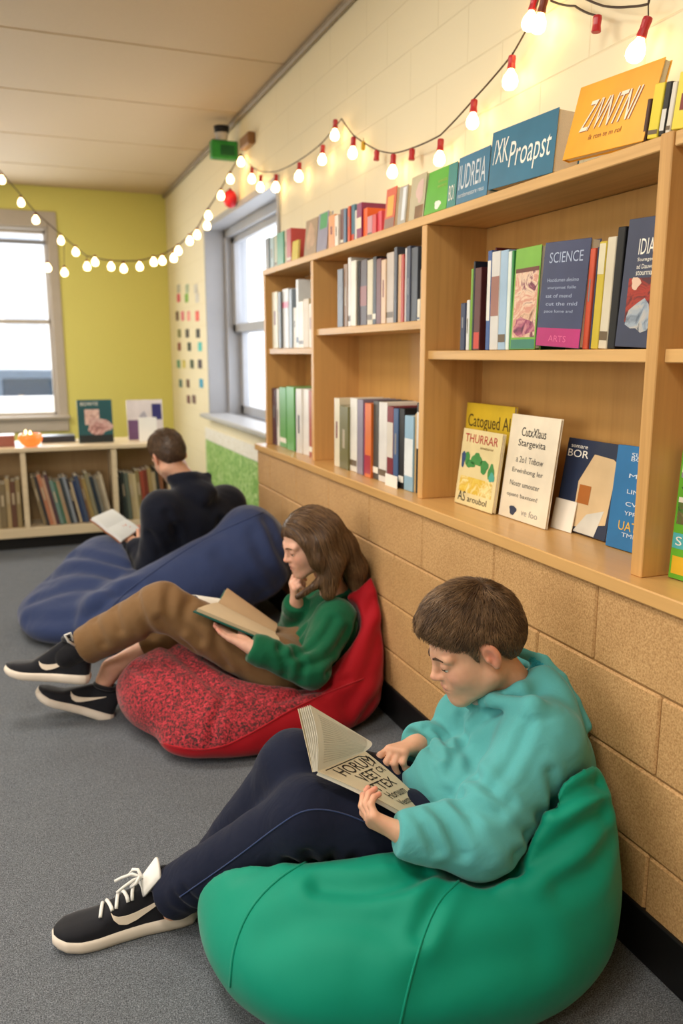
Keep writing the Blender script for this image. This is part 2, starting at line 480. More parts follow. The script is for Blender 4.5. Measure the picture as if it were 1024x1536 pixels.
def painted_block(name, col, mort, zoff):
    k = NB(name); v = k.coord(out='Object')
    sp = k.n('SeparateXYZ'); k.l(v, sp.inputs[0]); cb = k.n('CombineXYZ')
    ay = k.n('Math', operation='ADD'); ay.inputs[1].default_value = -1.512; k.l(sp.outputs['Y'], ay.inputs[0])
    az = k.n('Math', operation='ADD'); az.inputs[1].default_value = zoff; k.l(sp.outputs['Z'], az.inputs[0])
    k.l(ay.outputs[0], cb.inputs['X']); k.l(az.outputs[0], cb.inputs['Y'])
    b = k.n('TexBrick'); b.inputs['Scale'].default_value = 1; b.inputs['Brick Width'].default_value = .43; b.inputs['Row Height'].default_value = .18
    b.inputs['Mortar Size'].default_value = .0035; b.inputs['Mortar Smooth'].default_value = .6
    b.inputs['Color1'].default_value = srgb(col); b.inputs['Color2'].default_value = srgb(col); b.inputs['Mortar'].default_value = srgb(mort)
    k.l(cb.outputs[0], b.inputs['Vector']); k.l(b.outputs['Color'], k.b.inputs['Base Color'])
    n = k.n('TexNoise', Scale=160.0, Detail=3.0); k.l(v, n.inputs['Vector'])
    b1 = k.n('Bump', invert=True); b1.inputs['Strength'].default_value = .5; b1.inputs['Distance'].default_value = .003; k.l(b.outputs['Fac'], b1.inputs['Height'])
    b2 = k.n('Bump'); b2.inputs['Strength'].default_value = .12; b2.inputs['Distance'].default_value = .002; k.l(n.outputs['Fac'], b2.inputs['Height'])
    k.l(b1.outputs[0], b2.inputs['Normal']); k.l(b2.outputs[0], k.b.inputs['Normal'])
    k.b.inputs['Roughness'].default_value = .5; k.b.inputs['Specular IOR Level'].default_value = .3
    return k.m
def tan_block():
    k = NB('tan_block'); v = k.coord()
    n = k.n('TexNoise', Scale=210.0, Detail=4.0, Roughness=.65); k.l(v, n.inputs['Vector'])
    n2 = k.n('TexNoise', Scale=6.0, Detail=3.0); k.l(v, n2.inputs['Vector'])
    c1 = k.ramp(n.outputs['Fac'], [(.33, srgb('a87f50')), (.5, srgb('c69c69')), (.68, srgb('d8b07c'))])
    c2 = k.ramp(n2.outputs['Fac'], [(.3, (.9, .88, .86, 1)), (.7, (1, 1, 1, 1))])
    k.l(k.mix(1.0, c1, c2, 'MULTIPLY'), k.b.inputs['Base Color'])
    k.b.inputs['Roughness'].default_value = .62; k.b.inputs['Specular IOR Level'].default_value = .25
    k.bump(n.outputs['Fac'], .3, .003); return k.m
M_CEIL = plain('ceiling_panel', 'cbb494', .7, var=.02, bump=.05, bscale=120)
M_GAP = plain('ceiling_gap', '6d6257', .8)
M_CREAM = painted_block('cream_block', 'efe3c2', 'e6d9b6', -.09)
M_TAN = tan_block(); M_MORT = plain('tan_mortar', 'a27c4f', .8, bump=.3)
M_YEL = plain('lime_paint', 'ddd678', .55, var=.02, bump=.08, bscale=140)
M_FRAME = plain('window_grey', 'a2a3a8', .45, spec=.4, var=.03)
M_FRAME2 = plain('window_taupe', 'b8aea2', .5, spec=.35, var=.03)
M_BASE = plain('black_rubber', '100f10', .45, spec=.4)
M_OAK_Z = wood('oak_upright', 'cd9f62', 'z'); M_OAK_Y = wood('oak_shelf', 'd3a86c', 'y'); M_OAK_B = wood('oak_backing', 'c49556', 'z', contrast=.12)
M_OAK_L = wood('oak_ledge', 'd2a568', 'y', rough=.3, contrast=.12)
M_EDGE = wood('oak_edge', 'bd9468', 'y', rough=.45, contrast=.08)
M_BIRCH = wood('pale_birch', 'dcc9a8', 'x', rough=.4, contrast=.1)
M_BIRCHB = wood('pale_birch_back', 'b79a72', 'z', rough=.5, contrast=.1)
M_WHITE = plain('white_paint', 'efece4', .5, var=.02)

struct('floor', rbox((XW-.1, YF-.1, -.1), (XU+.2, YB+.1, 0), .001), carpet())
# ceiling: wide panels with open joints
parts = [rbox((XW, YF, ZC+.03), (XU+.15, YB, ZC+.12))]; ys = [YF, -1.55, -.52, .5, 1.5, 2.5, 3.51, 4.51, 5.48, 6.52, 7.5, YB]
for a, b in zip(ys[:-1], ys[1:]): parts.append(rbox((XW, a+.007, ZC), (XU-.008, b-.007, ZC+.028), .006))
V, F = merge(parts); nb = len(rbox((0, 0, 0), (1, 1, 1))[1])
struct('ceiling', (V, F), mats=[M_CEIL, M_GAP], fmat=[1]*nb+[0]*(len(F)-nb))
struct('trim_1', rbox((XU-.03, YF, ZC-.035), (XU-.001, YB-.001, ZC-.002), .008), plain('ceiling_trim', '9a8c79', .6))

def wall_with_hole(name, axis, at, t, span, zr, hole, m):
    """wall slab; axis 'x' = plane at x, running along y"""
    (a0, a1), (z0, z1) = span, zr; h0, h1, hz0, hz1 = hole
    def bx(u0, u1, w0, w1):
        return rbox((at, u0, w0), (at+t, u1, w1), .0005) if axis == 'x' else rbox((u0, at, w0), (u1, at+t, w1), .0005)
    return struct(name, merge([bx(a0, h0, z0, z1), bx(h1, a1, z0, z1), bx(h0, h1, z0, hz0), bx(h0, h1, hz1, z1)]), m)
W2 = (4.72, 6.66, .80, 2.27)
wall_with_hole('wall_right', 'x', XU, .34, (YF, YB+.1), (0, ZC+.05), W2, M_CREAM)
W1 = (-1.05, .36, .70, 2.46)
wall_with_hole('wall_back', 'y', YB, .2, (XW-.1, XU-.001), (0, ZC+.05), W1, M_YEL)
struct('wall_left', rbox((XW-.1, YF, 0), (XW, YB, ZC+.05)), M_CREAM)
struct('wall_front', rbox((XW-.1, YF-.1, 0), (XU+.2, YF, ZC+.05)), M_CREAM)
# lower block wall: bevelled blocks on a mortar core
parts = [rbox((XL+.006, YF+.001, 0), (XU-.002, 4.236, ZL-.034), .001)]
z0, zb = 0.121, ZL-.0345
rows = [zb-.181*i for i in range(5)]
for r in range(4):
    zt = rows[r]; zlo = max(rows[r+1], .0)
    y = YF+.002; k = 0
    off = 1.431 if r % 2 == 0 else 1.216
    js = sorted([off+.43*i for i in range(-10, 8)])
    js = [YF+.002]+[j for j in js if YF+.1 < j < 4.17]+[4.24]
    for a, b in zip(js[:-1], js[1:]): parts.append(rbox((XL, a+.0015, zlo+.002), (XL+.03, b-.0015, zt-.002), .0045))
parts.append(rbox((XL, YF+.002, .004), (XL+.03, 4.24, rows[4]-.002), .003))
V, F = merge(parts); struct('wall_right_lower', (V, F), mats=[M_TAN, M_MORT], fmat=[1]*nb+[0]*(len(F)-nb))
struct('baseboard_right', rbox((XL-.008, YF+.003, 0), (XL+.012, 4.243, .121), .003), M_BASE)
tag(obj('ledge_board', rbox((XL-.014, YF+.004, ZL-.033), (XU-.003, 4.245, ZL), .003), mats=[M_OAK_L]), 'long pale wooden ledge board capping the tan block wall', 'ledge')
# window 2 (right wall): reveal, sill, two sashes
def window_right():
    y0, y1, z0, z1 = W2
    w = thing('window_2', 'grey framed sash window beyond the end of the bookcase', 'window', (XU, y1, z0)); w['kind'] = 'structure'
    m = M_FRAME
    p = [rbox((XU-.012, y1-.012, z0), (XU+.33, y1+.03, z1+.03)), rbox((XU-.012, y0-.03, z0), (XU+.33, y0+.012, z1+.03)), rbox((XU-.012, y0, z1-.012), (XU+.33, y1, z1+.03)), rbox((XU+.10, y0, z0-.02), (XU+.33, y1, z0+.01))]
    p += [rbox((XU+.14, y1-.06, z0), (XU+.30, y1-.01, z1), .004), rbox((XU+.14, y0+.01, z0), (XU+.30, y0+.06, z1), .004), rbox((XU+.14, y0, z1-.07), (XU+.30, y1, z1-.01), .004)]
    obj('frame', merge(p), m, w)
    zm = 1.50
    for nm, a, b, x in (('upper_sash', zm-.03, z1-.05, XU+.19), ('lower_sash', z0+.02, zm+.03, XU+.24)):
        ya, yb = y0+.05, y1-.05
        s = obj(nm, merge([rbox((x, ya, a), (x+.045, ya+.09, b), .004), rbox((x, yb-.09, a), (x+.045, yb, b), .004), rbox((x, ya, a), (x+.045, yb, a+.065), .004), rbox((x, ya, b-.065), (x+.045, yb, b), .004)]), m, w)
        obj('pane', rbox((x+.02, ya+.07, a+.05), (x+.024, yb-.07, b-.05), .0005), glass(), s)
    obj('sill', rbox((XU-.085, y0-.04, z0-.012), (XU+.15, y1+.05, z0+.022), .008), plain('sill_grey', 'b4b5b9', .35, spec=.5, var=.02), w)
window_right()
def window_back():
    x0, x1, z0, z1 = W1; Y = YB
    w = thing('window_1', 'taupe framed sash window in the lime wall with bright street outside', 'window', (x0, Y, z0)); w['kind'] = 'structure'
    m = M_FRAME2; c = .085
    p = [rbox((x1-.005, Y-.022, z0-.14), (x1+c, Y-.001, z1+.12), .005), rbox((x0-c, Y-.022, z0-.14), (x0+.005, Y-.001, z1+.12), .005), rbox((x0-c, Y-.024, z1-.005), (x1+c, Y-.001, z1+.14), .005), rbox((x0-c, Y-.024, z0-.14), (x1+c, Y-.001, z0+.005), .005)]
    obj('frame', merge(p), m, w)
    obj('jamb', merge([rbox((x1-.02, Y, z0), (x1, Y+.18, z1)), rbox((x0, Y, z0), (x0+.02, Y+.18, z1)), rbox((x0, Y, z1-.02), (x1, Y+.18, z1))]), m, w)
    obj('roller_blind', merge([rbox((x0+.02, Y+.02, 2.305), (x1-.02, Y+.06, 2.345), .006)]), plain('blind_grey', '8f9096', .6), w)
    zm = 1.60
    for nm, a, b, y in (('upper_sash', zm-.02, z1-.02, Y+.07), ('lower_sash', z0+.01, zm+.02, Y+.04)):
        xa, xb = x0+.02, x1-.02
        s = obj(nm, merge([rbox((xa, y, a), (xa+.02, y+.03, b), .004), rbox((xb-.02, y, a), (xb, y+.03, b), .004), rbox((xa, y, a), (xb, y+.03, a+.035), .004), rbox((xa, y, b-.035), (xb, y+.03, b), .004)]), m, w)
        obj('pane', rbox((xa+.01, y+.012, a+.02), (xb-.01, y+.016, b-.02), .0005), glass(), s)
    obj('sill', rbox((x0-.1, Y-.06, z0-.02), (x1+.1, Y+.1, z0+.012), .006), m, w)
window_back()
# paper and border under the right window, stickers beside it
def leafy():
    k = NB('leafy_paper'); v = k.coord()
    vo = k.n('TexVoronoi', Scale=26.0); k.l(v, vo.inputs['Vector'])
    n = k.n('TexNoise', Scale=18.0, Detail=4.0, Distortion=2.0); k.l(v, n.inputs['Vector'])
    a = k.ramp(n.outputs['Fac'], [(.35, srgb('5f9a3a')), (.5, srgb('8fbd5c')), (.68, srgb('c9dd9e'))])
    b = k.ramp(vo.outputs['Distance'], [(.1, (.82, .9, .74, 1)), (.6, (1, 1, 1, 1))])
    k.l(k.mix(.8, a, b, 'MULTIPLY'), k.b.inputs['Base Color']); k.b.inputs['Roughness'].default_value = .6
    return k.m
tag(obj('leaf_paper', rbox((XU-.006, 4.4, .02), (XU-.0005, 6.88, .585), .001), leafy()), 'green leaf patterned paper covering the wall below the right-hand window', 'paper panel')
def speck():
    k = NB('border_paper'); n = k.n('TexVoronoi', Scale=30.0); k.l(k.coord(), n.inputs['Vector'])
    k.l(k.ramp(n.outputs['Distance'], [(.0, srgb('b9a98c')), (.22, srgb('e9e4d6')), (1, srgb('f1eee6'))]), k.b.inputs['Base Color']); k.b.inputs['Roughness'].default_value = .6; return k.m
tag(obj('border_strip', merge([rbox((XU-.010, 4.4, .588), (XU-.0005, 6.88, .69), .002)]), speck()), 'speckled white border strip between the window sill and the green paper', 'border')
# ------------------------------------------------------------------ the built-in bookcase on the ledge
bc = thing('bookcase', 'long oak bookcase standing on the wall ledge with three open bays in view', 'bookcase', (XS, 1.35, ZL))
XB = XU-.02
def up(name, y0, y1, x0=XS, z1=ZT-.028, m=M_OAK_Z): return obj(name, rbox((x0, y0, ZL), (XB, y1, z1), .002), m, bc)
up('side_panel', 4.19, 4.222)
up('divider', 3.447, 3.478); up('divider', 2.382, 2.416)
up('divider', 1.337, 1.372, XS-.006, ZT+.002)
obj('top_board', rbox((XS-.002, 1.373, ZT-.028), (XB, 4.225, ZT), .002), M_OAK_Y, bc)
obj('top_board', rbox((XS-.002, .2, ZT-.028), (XB, 1.336, ZT), .002), M_OAK_Y, bc)
obj('back_panel', rbox((XB-.008, .2, ZL), (XB, 4.22, ZT-.03), .001), M_OAK_B, bc)
for y0, y1, z in ((3.479, 4.189, 1.327), (2.417, 3.446, 1.407), (1.373, 2.381, 1.31), (.2, 1.336, 1.31)):
    obj('shelf', rbox((XS+.012, y0, z-.028), (XB-.009, y1, z), .002), M_OAK_Y, bc)
obj('batten', rbox((XB-.022, 1.56, 1.311), (XB-.009, 1.60, ZT-.029), .002), M_OAK_Z, bc)
# ------------------------------------------------------------------ low bookcase at the back
BY, BZ, BD = 5.75, .69, .50
lb = thing('low_bookcase', 'long low pale bookcase with a deep top in front of the lime wall', 'bookcase', (-.5, BY, 0))
obj('top_board', rbox((-1.75, BY-.012, BZ-.028), (.985, BY+BD, BZ), .003), M_BIRCH, lb)
obj('bottom_board', rbox((-1.74, BY, .085), (.98, BY+BD-.01, .15), .003), M_BIRCH, lb)
obj('back_panel', rbox((-1.74, BY+.29, .15), (.98, BY+.30, BZ-.028), .001), M_BIRCHB, lb)
for x in (-1.725, -1.1, -.57, 0.0, .585, .965): obj('divider', rbox((x-.017, BY+.002, .15), (x+.017, BY+.29, BZ-.028), .002), M_BIRCH, lb)
obj('plinth', rbox((-1.7, BY+.05, 0), (.95, BY+BD-.05, .085), .002), M_BASE, lb)
# ------------------------------------------------------------------ outside
M_SNOW = plain('pale_paving', 'e8e8ea', .8); M_BLD = plain('pale_render', 'eceef0', .7)
struct('ground_outside', rbox((-14, YB+.25, -.35), (14, 40, -.3)), M_SNOW)
def outside():
    b = thing('street_building', 'pale building across the street seen through the back window', 'building', (-3, 26, -.3))
    obj('facade', rbox((-10, 26, -.3), (6, 30, 9), .01), M_BLD, b)
    mw = plain('dark_pane', 'b6bcc6', .2)
    for i in range(5):
        for j in range(2):
            x = -6.5+i*2.1; z = 1.9+j*2.6
            obj('window', rbox((x, 25.95, z), (x+1.1, 26.02, z+1.3), .01), mw, b)
    c = thing('parked_van', 'blue grey van parked outside the back window', 'van', (-1.2, 17, -.3))
    mb = plain('van_paint', '5c6b7c', .35, spec=.5); md = plain('van_glass', '2d3a48', .15, spec=.6); mt = plain('tyre', '17181a', .8)
    prof = [(-2.6, .35), (2.5, .35), (2.6, .8), (2.3, 1.05), (1.5, 1.2), (1.05, 1.75), (-2.5, 1.8), (-2.65, 1.2)]
    V = np.array([(-.2+x, y, -.76+z) for y in (16.2, 18.0) for x, z in prof]); n = len(prof)
    obj('body', (V, [tuple(range(n)), tuple(range(n, 2*n))[::-1]]+[(i, i+n, (i+1) % n+n, (i+1) % n) for i in range(n)]), mb, c)
    for x0, x1 in ((-2.5, -1.5), (-1.35, -.4), (-.25, .7)): obj('window', rbox((x0, 16.17, .45), (x1, 16.21, .86), .02), md, c)
    for x in (-2.8, .6): obj('wheel', lathe([(.33, 0), (.36, .04), (.36, .18), (.33, .22)], 20, (x, 16.15, .06), (0, 1, 0)), mt, c)
outside()
tag(obj('low_wall', rbox((-6, 12, -.3), (6, 12.4, .72), .05), M_SNOW), 'low pale wall outside the back window', 'wall')
# ------------------------------------------------------------------ books
def y_at(px, X, Z):
    k = (px-512)/FPX; a = CR-k*CF; return -(X*a[0]+(Z-CH)*a[2])/a[1]
def z_at(py, X, Y):
    k = (py-768)/FPX; a = CU+k*CF; return CH-(X*a[0]+Y*a[1])/a[2]
M_PAGE = plain('page_edges', 'e6dcc6', .8, var=.08, bump=.2, bscale=600)
M_INK = plain('black_ink', '1d1b1c', .6); M_PALE = plain('pale_print', 'ece8dc', .6)
_bc = {}
def cover_mat(h):
    return plain('cover_'+h, h, .38, spec=.4, var=.10)
def book_mesh(t, h, d, face):
    """local: x across the visible face, y away from the viewer, z up"""
    c = .0025
    if not face:   # spine towards the viewer
        V, F = merge([rbox((0, 0, 0), (t, .004, h), .0016), rbox((0, .002, 0), (c, d, h), .0008), rbox((t-c, .002, 0), (t, d, h), .0008)])
        pg = rbox((c+.0004, .0045, .003), (t-c-.0004, d-.003, h-.003), .0006)
    else:          # front board towards the viewer; t = width, d = thickness
        c = min(c, d*.2)
        V, F = merge([rbox((0, 0, 0), (t, c, h), .0009), rbox((0, d-c, 0), (t, d, h), .0009), rbox((0, .001, 0), (.0035, d-.001, h), .0012)])
        pg = rbox((.004, c+.0003, .003), (t-.003, d-c-.0003, h-.003), .0006)
    return (V, F), pg
def book(label, group, P0, t, h, d, col, yaw=-90., lean=0., back=0., face=False, decor=(), mat=None, cat='book', name='book'):
    cov, pg = book_mesh(t, h, d, face)
    P0 = np.array(P0, float); P0[2] += max(0, t*math.sin(math.radians(lean)))+max(0, d*math.sin(math.radians(back)))
    M = Matrix.Translation(Vector([float(x) for x in P0])) @ Matrix.Rotation(math.radians(yaw), 4, 'Z') @ Matrix.Rotation(math.radians(-back), 4, 'X') @ Matrix.Rotation(math.radians(lean), 4, 'Y')
    o = obj(name, cov, mat or cover_mat(col), local=True); o.matrix_world = M; WM[o.name] = M
    tag(o, label, cat, group)
    obj('page_block', pg, M_PAGE, o, local=True)
    for nm, vf, m in decor: obj(nm, vf, m, o, local=True)
    return o
def lum(h): return sum(int(h[i:i+2], 16)*w for i, w in ((0, .3), (2, .6), (4, .1)))
ORD = ['first', 'second', 'third', 'fourth', 'fifth', 'sixth', 'seventh', 'eighth', 'ninth', 'tenth', 'eleventh', 'twelfth', 'thirteenth', 'fourteenth', 'fifteenth', 'sixteenth', 'seventeenth', 'eighteenth', 'nineteenth', 'twentieth']
def spine_row(entries, z, Xf, depth, where, group, sc=3.2, ox=380, oy=330, rs=3, ylo=None, yhi=None):
    r = random.Random(rs); prev = yhi; left = len(entries)
    for i, e in enumerate(entries):
        x0, x1, yt, col, desc = e[:5]; ex = e[5] if len(e) > 5 else {}
        X = Xf+ex.get('in', r.uniform(0, .012)); zz = z+.0006
        ya, yb = y_at(ox+x0/sc, X, zz), y_at(ox+x1/sc, X, zz)
        if prev is not None: ya = min(ya, prev-.0006)
        if ylo is not None:
            yb = max(yb, ylo+.0075*(left-1-i)); ya = max(ya, yb+.0075)
            if prev is not None: ya = min(ya, prev-.0006)
        t = max(ya-yb-.0006, .006); h = z_at(oy+yt/sc, X, ya-t/2)-zz; h = max(.07, min(h, ex.get('hmax', .36)))
        prev = ya-t; t = t*math.cos(math.radians(ex.get('lean', 0)))-(.0006 if ex.get('lean') else 0)
        dec = []
        if t > .012:
            m = cover_mat(r.choice(['9a948a', 'b0a48c', '7d7f86'])) if lum(col) < 120 else cover_mat(ex.get('c2', r.choice(['3a3a42', '7b2d28', '2f4a6b', '6b5a45'])))
            q = r.random()
            if 'c2' in ex:
                a, b = ex.get('band', (.55, .85)); dec.append(('label', rect(.0015, h*a, t-.0015, h*b), cover_mat(ex['c2'])))
            elif q < .38:
                zc = h*r.uniform(.45, .6); L = h*r.uniform(.15, .3); dec.append(('title_bar', rect(t*.36, zc-L/2, t*.64, zc+L/2), m))
            elif q < .66:
                dec.append(('label', rect(.001, h*.08, t-.001, h*.16), M_PALE if lum(col) < 150 else m))
        book(f"{desc}, {ORD[i]} from the left {where}", group, (X, ya, zz), t, h, min(depth, XB-.012-X)-r.uniform(0, .04), col, decor=dec, lean=ex.get('lean', 0))
ZS1, ZS2, ZS3 = 1.327, 1.407, 1.31
XF = XS+.022
spine_row([(92,118,345,'d8cdae','cream spine'),(121,133,345,'5b5f60','thin grey spine'),(134,170,330,'d5d4d2','white spine with pink mark',{'c2':'d2607c','band':(.68,.78)}),(173,186,332,'8e9aa6','blue grey spine'),(187,206,420,'e2ded2','short white spine'),
  (207,217,285,'dfe3e4','tall white spine'),(218,240,390,'e6e1d2','short ivory spine'),(241,266,378,'c9b38c','tan spine'),(267,283,400,'d9cbb0','short beige spine'),(284,300,295,'bcc0c0','pale grey spine',{'c2':'a33a35','band':(.86,.95)}),(301,311,285,'26282c','thin black spine'),(312,322,280,'3a3d44','dark grey spine')],
  ZS1, XF, .2, "on the far bay's upper shelf", 'books on the upper shelf of the far bay', ylo=3.48, yhi=4.188)
spine_row([(92,110,808,'4a2a3c','dark plum spine'),(111,125,810,'e4e0d8','white spine'),(127,158,803,'4f9a3a','bright green spine'),(161,197,800,'58a345','wide green spine'),(198,205,825,'2b3050','thin navy spine'),(206,232,810,'dcd8d2','white spine'),(233,266,812,'e6e2dc','wide white spine'),(267,286,820,'a8492f','rust spine'),
  (287,300,815,'e2dccb','ivory spine'),(301,312,790,'d8a23a','mustard spine'),(313,322,800,'cfc3a6','beige spine'),(323,332,800,'30343c','thin dark spine')],
  ZL, XF, .2, "on the far bay's ledge", 'books on the ledge of the far bay', ylo=3.48, yhi=4.188)
spine_row([(403,428,235,'6a6f78','slate grey spine'),(429,450,210,'8a6848','brown spine'),(451,466,180,'dcd9d4','tall white spine'),(467,490,195,'e4dfcf','cream spine'),(491,508,195,'1f2022','black spine'),(509,543,190,'4a3836','dark brown patterned spine',{'c2':'8a4a42','band':(.3,.6)}),(545,570,190,'cfc3a4','cream spine'),(571,587,175,'26262a','black spine'),
  (588,610,185,'6d3a38','maroon spine'),(611,632,190,'d6b695','peach spine'),(633,670,155,'bfb0a2','wide stone coloured spine'),(671,684,130,'50525a','tall grey spine'),(685,704,165,'dbb592','peach spine'),(705,717,165,'b8483a','red spine'),(718,730,135,'d3d1d0','pale spine'),(731,748,125,'43485a','slate blue spine'),(749,783,130,'4a4e57','wide charcoal spine'),(784,797,410,'d9d0ba','very short cream spine'),(798,809,235,'bba27c','tan spine'),(810,830,145,'232326','black spine')],
  ZS2, XF, .2, "on the middle bay's upper shelf", 'books on the upper shelf of the middle bay', ylo=2.418, yhi=3.445)
spine_row([(388,412,855,'ded5bb','cream spine'),(413,453,893,'6e6a3c','olive spine'),(455,495,855,'e2dfd6','wide white spine'),(497,523,862,'8a8294','grey violet spine'),(524,532,880,'a02a6c','thin magenta spine'),(533,562,880,'d9702c','orange spine',{'c2':'a82a3a','band':(.05,.3)}),(563,598,868,'4c4a46','dark grey spine'),(599,637,875,'dddad6','wide white spine'),
  (638,667,895,'7c2430','dark red spine',{'c2':'d8d0c4','band':(.35,.8)}),(668,690,905,'3f5c86','blue spine'),(691,719,905,'1c1d20','black spine'),(721,762,940,'8fb4cc','light blue spine',{'c2':'e2e8ea','band':(.2,.7)}),(763,776,930,'c7a46c','narrow tan spine'),(777,793,878,'2a2a2c','black spine with white label',{'c2':'dcd8d0','band':(.5,.9)}),(794,824,880,'1b1b1d','wide black spine')],
  ZL, XF, .2, "on the middle bay's ledge", 'books on the ledge of the middle bay', ylo=2.418, yhi=3.445)
tag(obj('card', rbox((XS+.008, y_at(595.5, XS+.01, ZL), ZL+.0004), (XS+.011, y_at(578, XS+.01, ZL), ZL+.045), .0008), M_WHITE), 'small white card propped against the books in the middle bay', 'card')
spine_row([(131,149,412,'2c3350','short navy spine'),(150,165,400,'dfe0de','short white spine'),(166,176,275,'7aa83c','lime spine'),(177,183,245,'20232c','thin black spine'),(184,208,270,'5a2a26','dark red photo spine',{'c2':'c23a26','band':(.02,.22)}),(209,229,190,'571a20','tall maroon spine',{'in':.05}),(232,247,202,'3c5a92','blue spine',{'c2':'e0dcd4','band':(.3,.9)}),(248,281,205,'cfccc6','wide grey white spine',{'c2':'9a6a5c','band':(.35,.75)}),(282,311,200,'9db8cf','light blue spine'),(312,325,205,'d9e2da','white spine'),(326,333,202,'3a8a4c','thin green spine')],
  ZS3, XF, .2, "on the near bay's upper shelf", 'spine-out books on the upper shelf of the near bay', sc=2.667, ox=640, oy=300)

# ---- books that show their covers
def face(label, bl, br, top, X, z, d, col, back=4, decor=None, group=None, lean=0, h=None, cat='book', mat=None, name='book'):
    """base corners at pixel columns bl / br on the line x=X (or (px,py) points on the surface z)"""
    if np.isscalar(bl):
        P0 = vec(X, y_at(bl, X, z), z); P1 = vec(X, y_at(br, X, z), z)
    else: P0 = onz(*bl, z); P1 = onz(*br, z)
    e = P1-P0; w = np.linalg.norm(e); yaw = math.degrees(math.atan2(e[1], e[0]))
    if h is None:
        nx = vec(-e[1], e[0], 0)/w
        lo, hi = .02, .6
        for _ in range(40):
            m = (lo+hi)/2; q = P0+nx*m*math.sin(math.radians(back))+vec(0, 0, m*math.cos(math.radians(back)))
            if z_at(top, q[0], q[1]) > q[2]: lo = m
            else: hi = m
        h = lo
    P0 = P0+vec(0, 0, .0008)
    if back > 0: P0[2] += d*math.sin(math.radians(back))*0
    if lean < 0: P0[2] += w*math.sin(math.radians(-lean))*0
    return book(label, group, P0, w, h, d, col, yaw=yaw, back=back, lean=lean, face=True, decor=decor(w, h) if decor else (), cat=cat, mat=mat, name=name)
C = cover_mat
# upper shelf, near bay
def d_green(w, h): return [('cover_picture', rect(w*.06, h*.12, w*.97, h*.78), photo('photo_pinks', ['7a4a3c', 'd8b294', 'c98a78', 'e0c4a8', '7c3050', '3a4a34'], 16)), ('cover_picture', blob(w*.5, h*.22, w*.42, h*.09, -.0009), photo('photo_plum', ['4a2038', '9c4a68', 'c98a8c', '6a3048'], 26)), ('cover_band', rect(.004, .002, w*.98, h*.1), C('3a7a64')), ('cover_band', rect(w*.06, h*.76, w*.97, h*.80, -.0011), C('6a3a30'))]
face('green book with pink photograph cover, face out beside the navy book', 764, 801, 375, XF-.004, ZS3, .02, '74ab3c', decor=d_green, back=2)
def d_navy(w, h):
    o = [('cover_band', rect(.003, .001, w-.001, h*.18), C('b02a6e')), ('title', text_on('SCIENCE', w*.14, h*.80, w*.74, h*.10), plain('pale_blue_print', 'a9b4cc', .6))]
    for i, s in enumerate(['Hocidumen alesimo', 'sturpmat folle', 'sat of mend', 'cut the mid', 'pace lome and']): o.append(('lettering', text_on(s, w*(.14+.02*(i % 2)), h*(.62-.075*i), w*(.7-.06*(i % 3)), h*.035), plain('pale_blue_print', 'a9b4cc', .6)))
    o.append(('lettering', text_on('ARTS', w*.3, h*.05, w*.4, h*.06, -.001), plain('rose_print', 'd86a94', .6)))
    return o
face('navy book with pale lettering and a magenta band, standing face out on the upper shelf', 802, 868, 372, XF-.006, ZS3, .03, '3b4262', decor=d_navy, back=2, lean=3)
spine_row([(619,640,195,'c9543c','orange red spine',{'lean':3}),(641,652,190,'3d4660','thin slate spine',{'lean':3}),(653,682,168,'c8b23c','yellow spine with cream top',{'c2':'d8cfae','band':(.7,.98),'lean':3}),(683,718,150,'d2c8b0','cream spine',{'lean':3}),(719,749,110,'17181d','thick black spine',{'lean':3})],
  ZS3, XF, .165, 'of the leaners beside the navy book', 'leaning books on the upper shelf of the near bay', sc=2.667, ox=640, oy=300)
def d_dark(w, h):
    o = [('title', text_on('IDIAN', w*.38, h*.72, w*.6, h*.12), M_PALE)]
    for i, s in enumerate(['Stumgenio', 'ad Dauwore', 'stourmare']): o.append(('lettering', text_on(s, w*.38, h*(.66-.05*i), w*.56, h*.035), M_PALE))
    o += [('cover_picture', rect(w*.2, h*.2, w*.98, h*.54), photo('picture_red', ['2c2030', '6a2a2a', 'a8382c', '5c2a2c', '3a3448'], 18)), ('cover_picture', blob(w*.42, h*.5, w*.13, h*.05, -.0012), plain('picture_moon', 'd9b8a0', .5)), ('cover_picture', blob(w*.62, h*.24, w*.36, h*.12, -.0010), photo('picture_grey', ['5c6876', '9aa6b2', 'b9b4ac', '4c5866'], 22))]
    return o
face('dark blue book with a red moonlit picture, nearest the oak divider on the upper shelf', 921, 973, 335, XF-.006, ZS3, .028, '3c4258', decor=d_dark, back=2, lean=2.5)
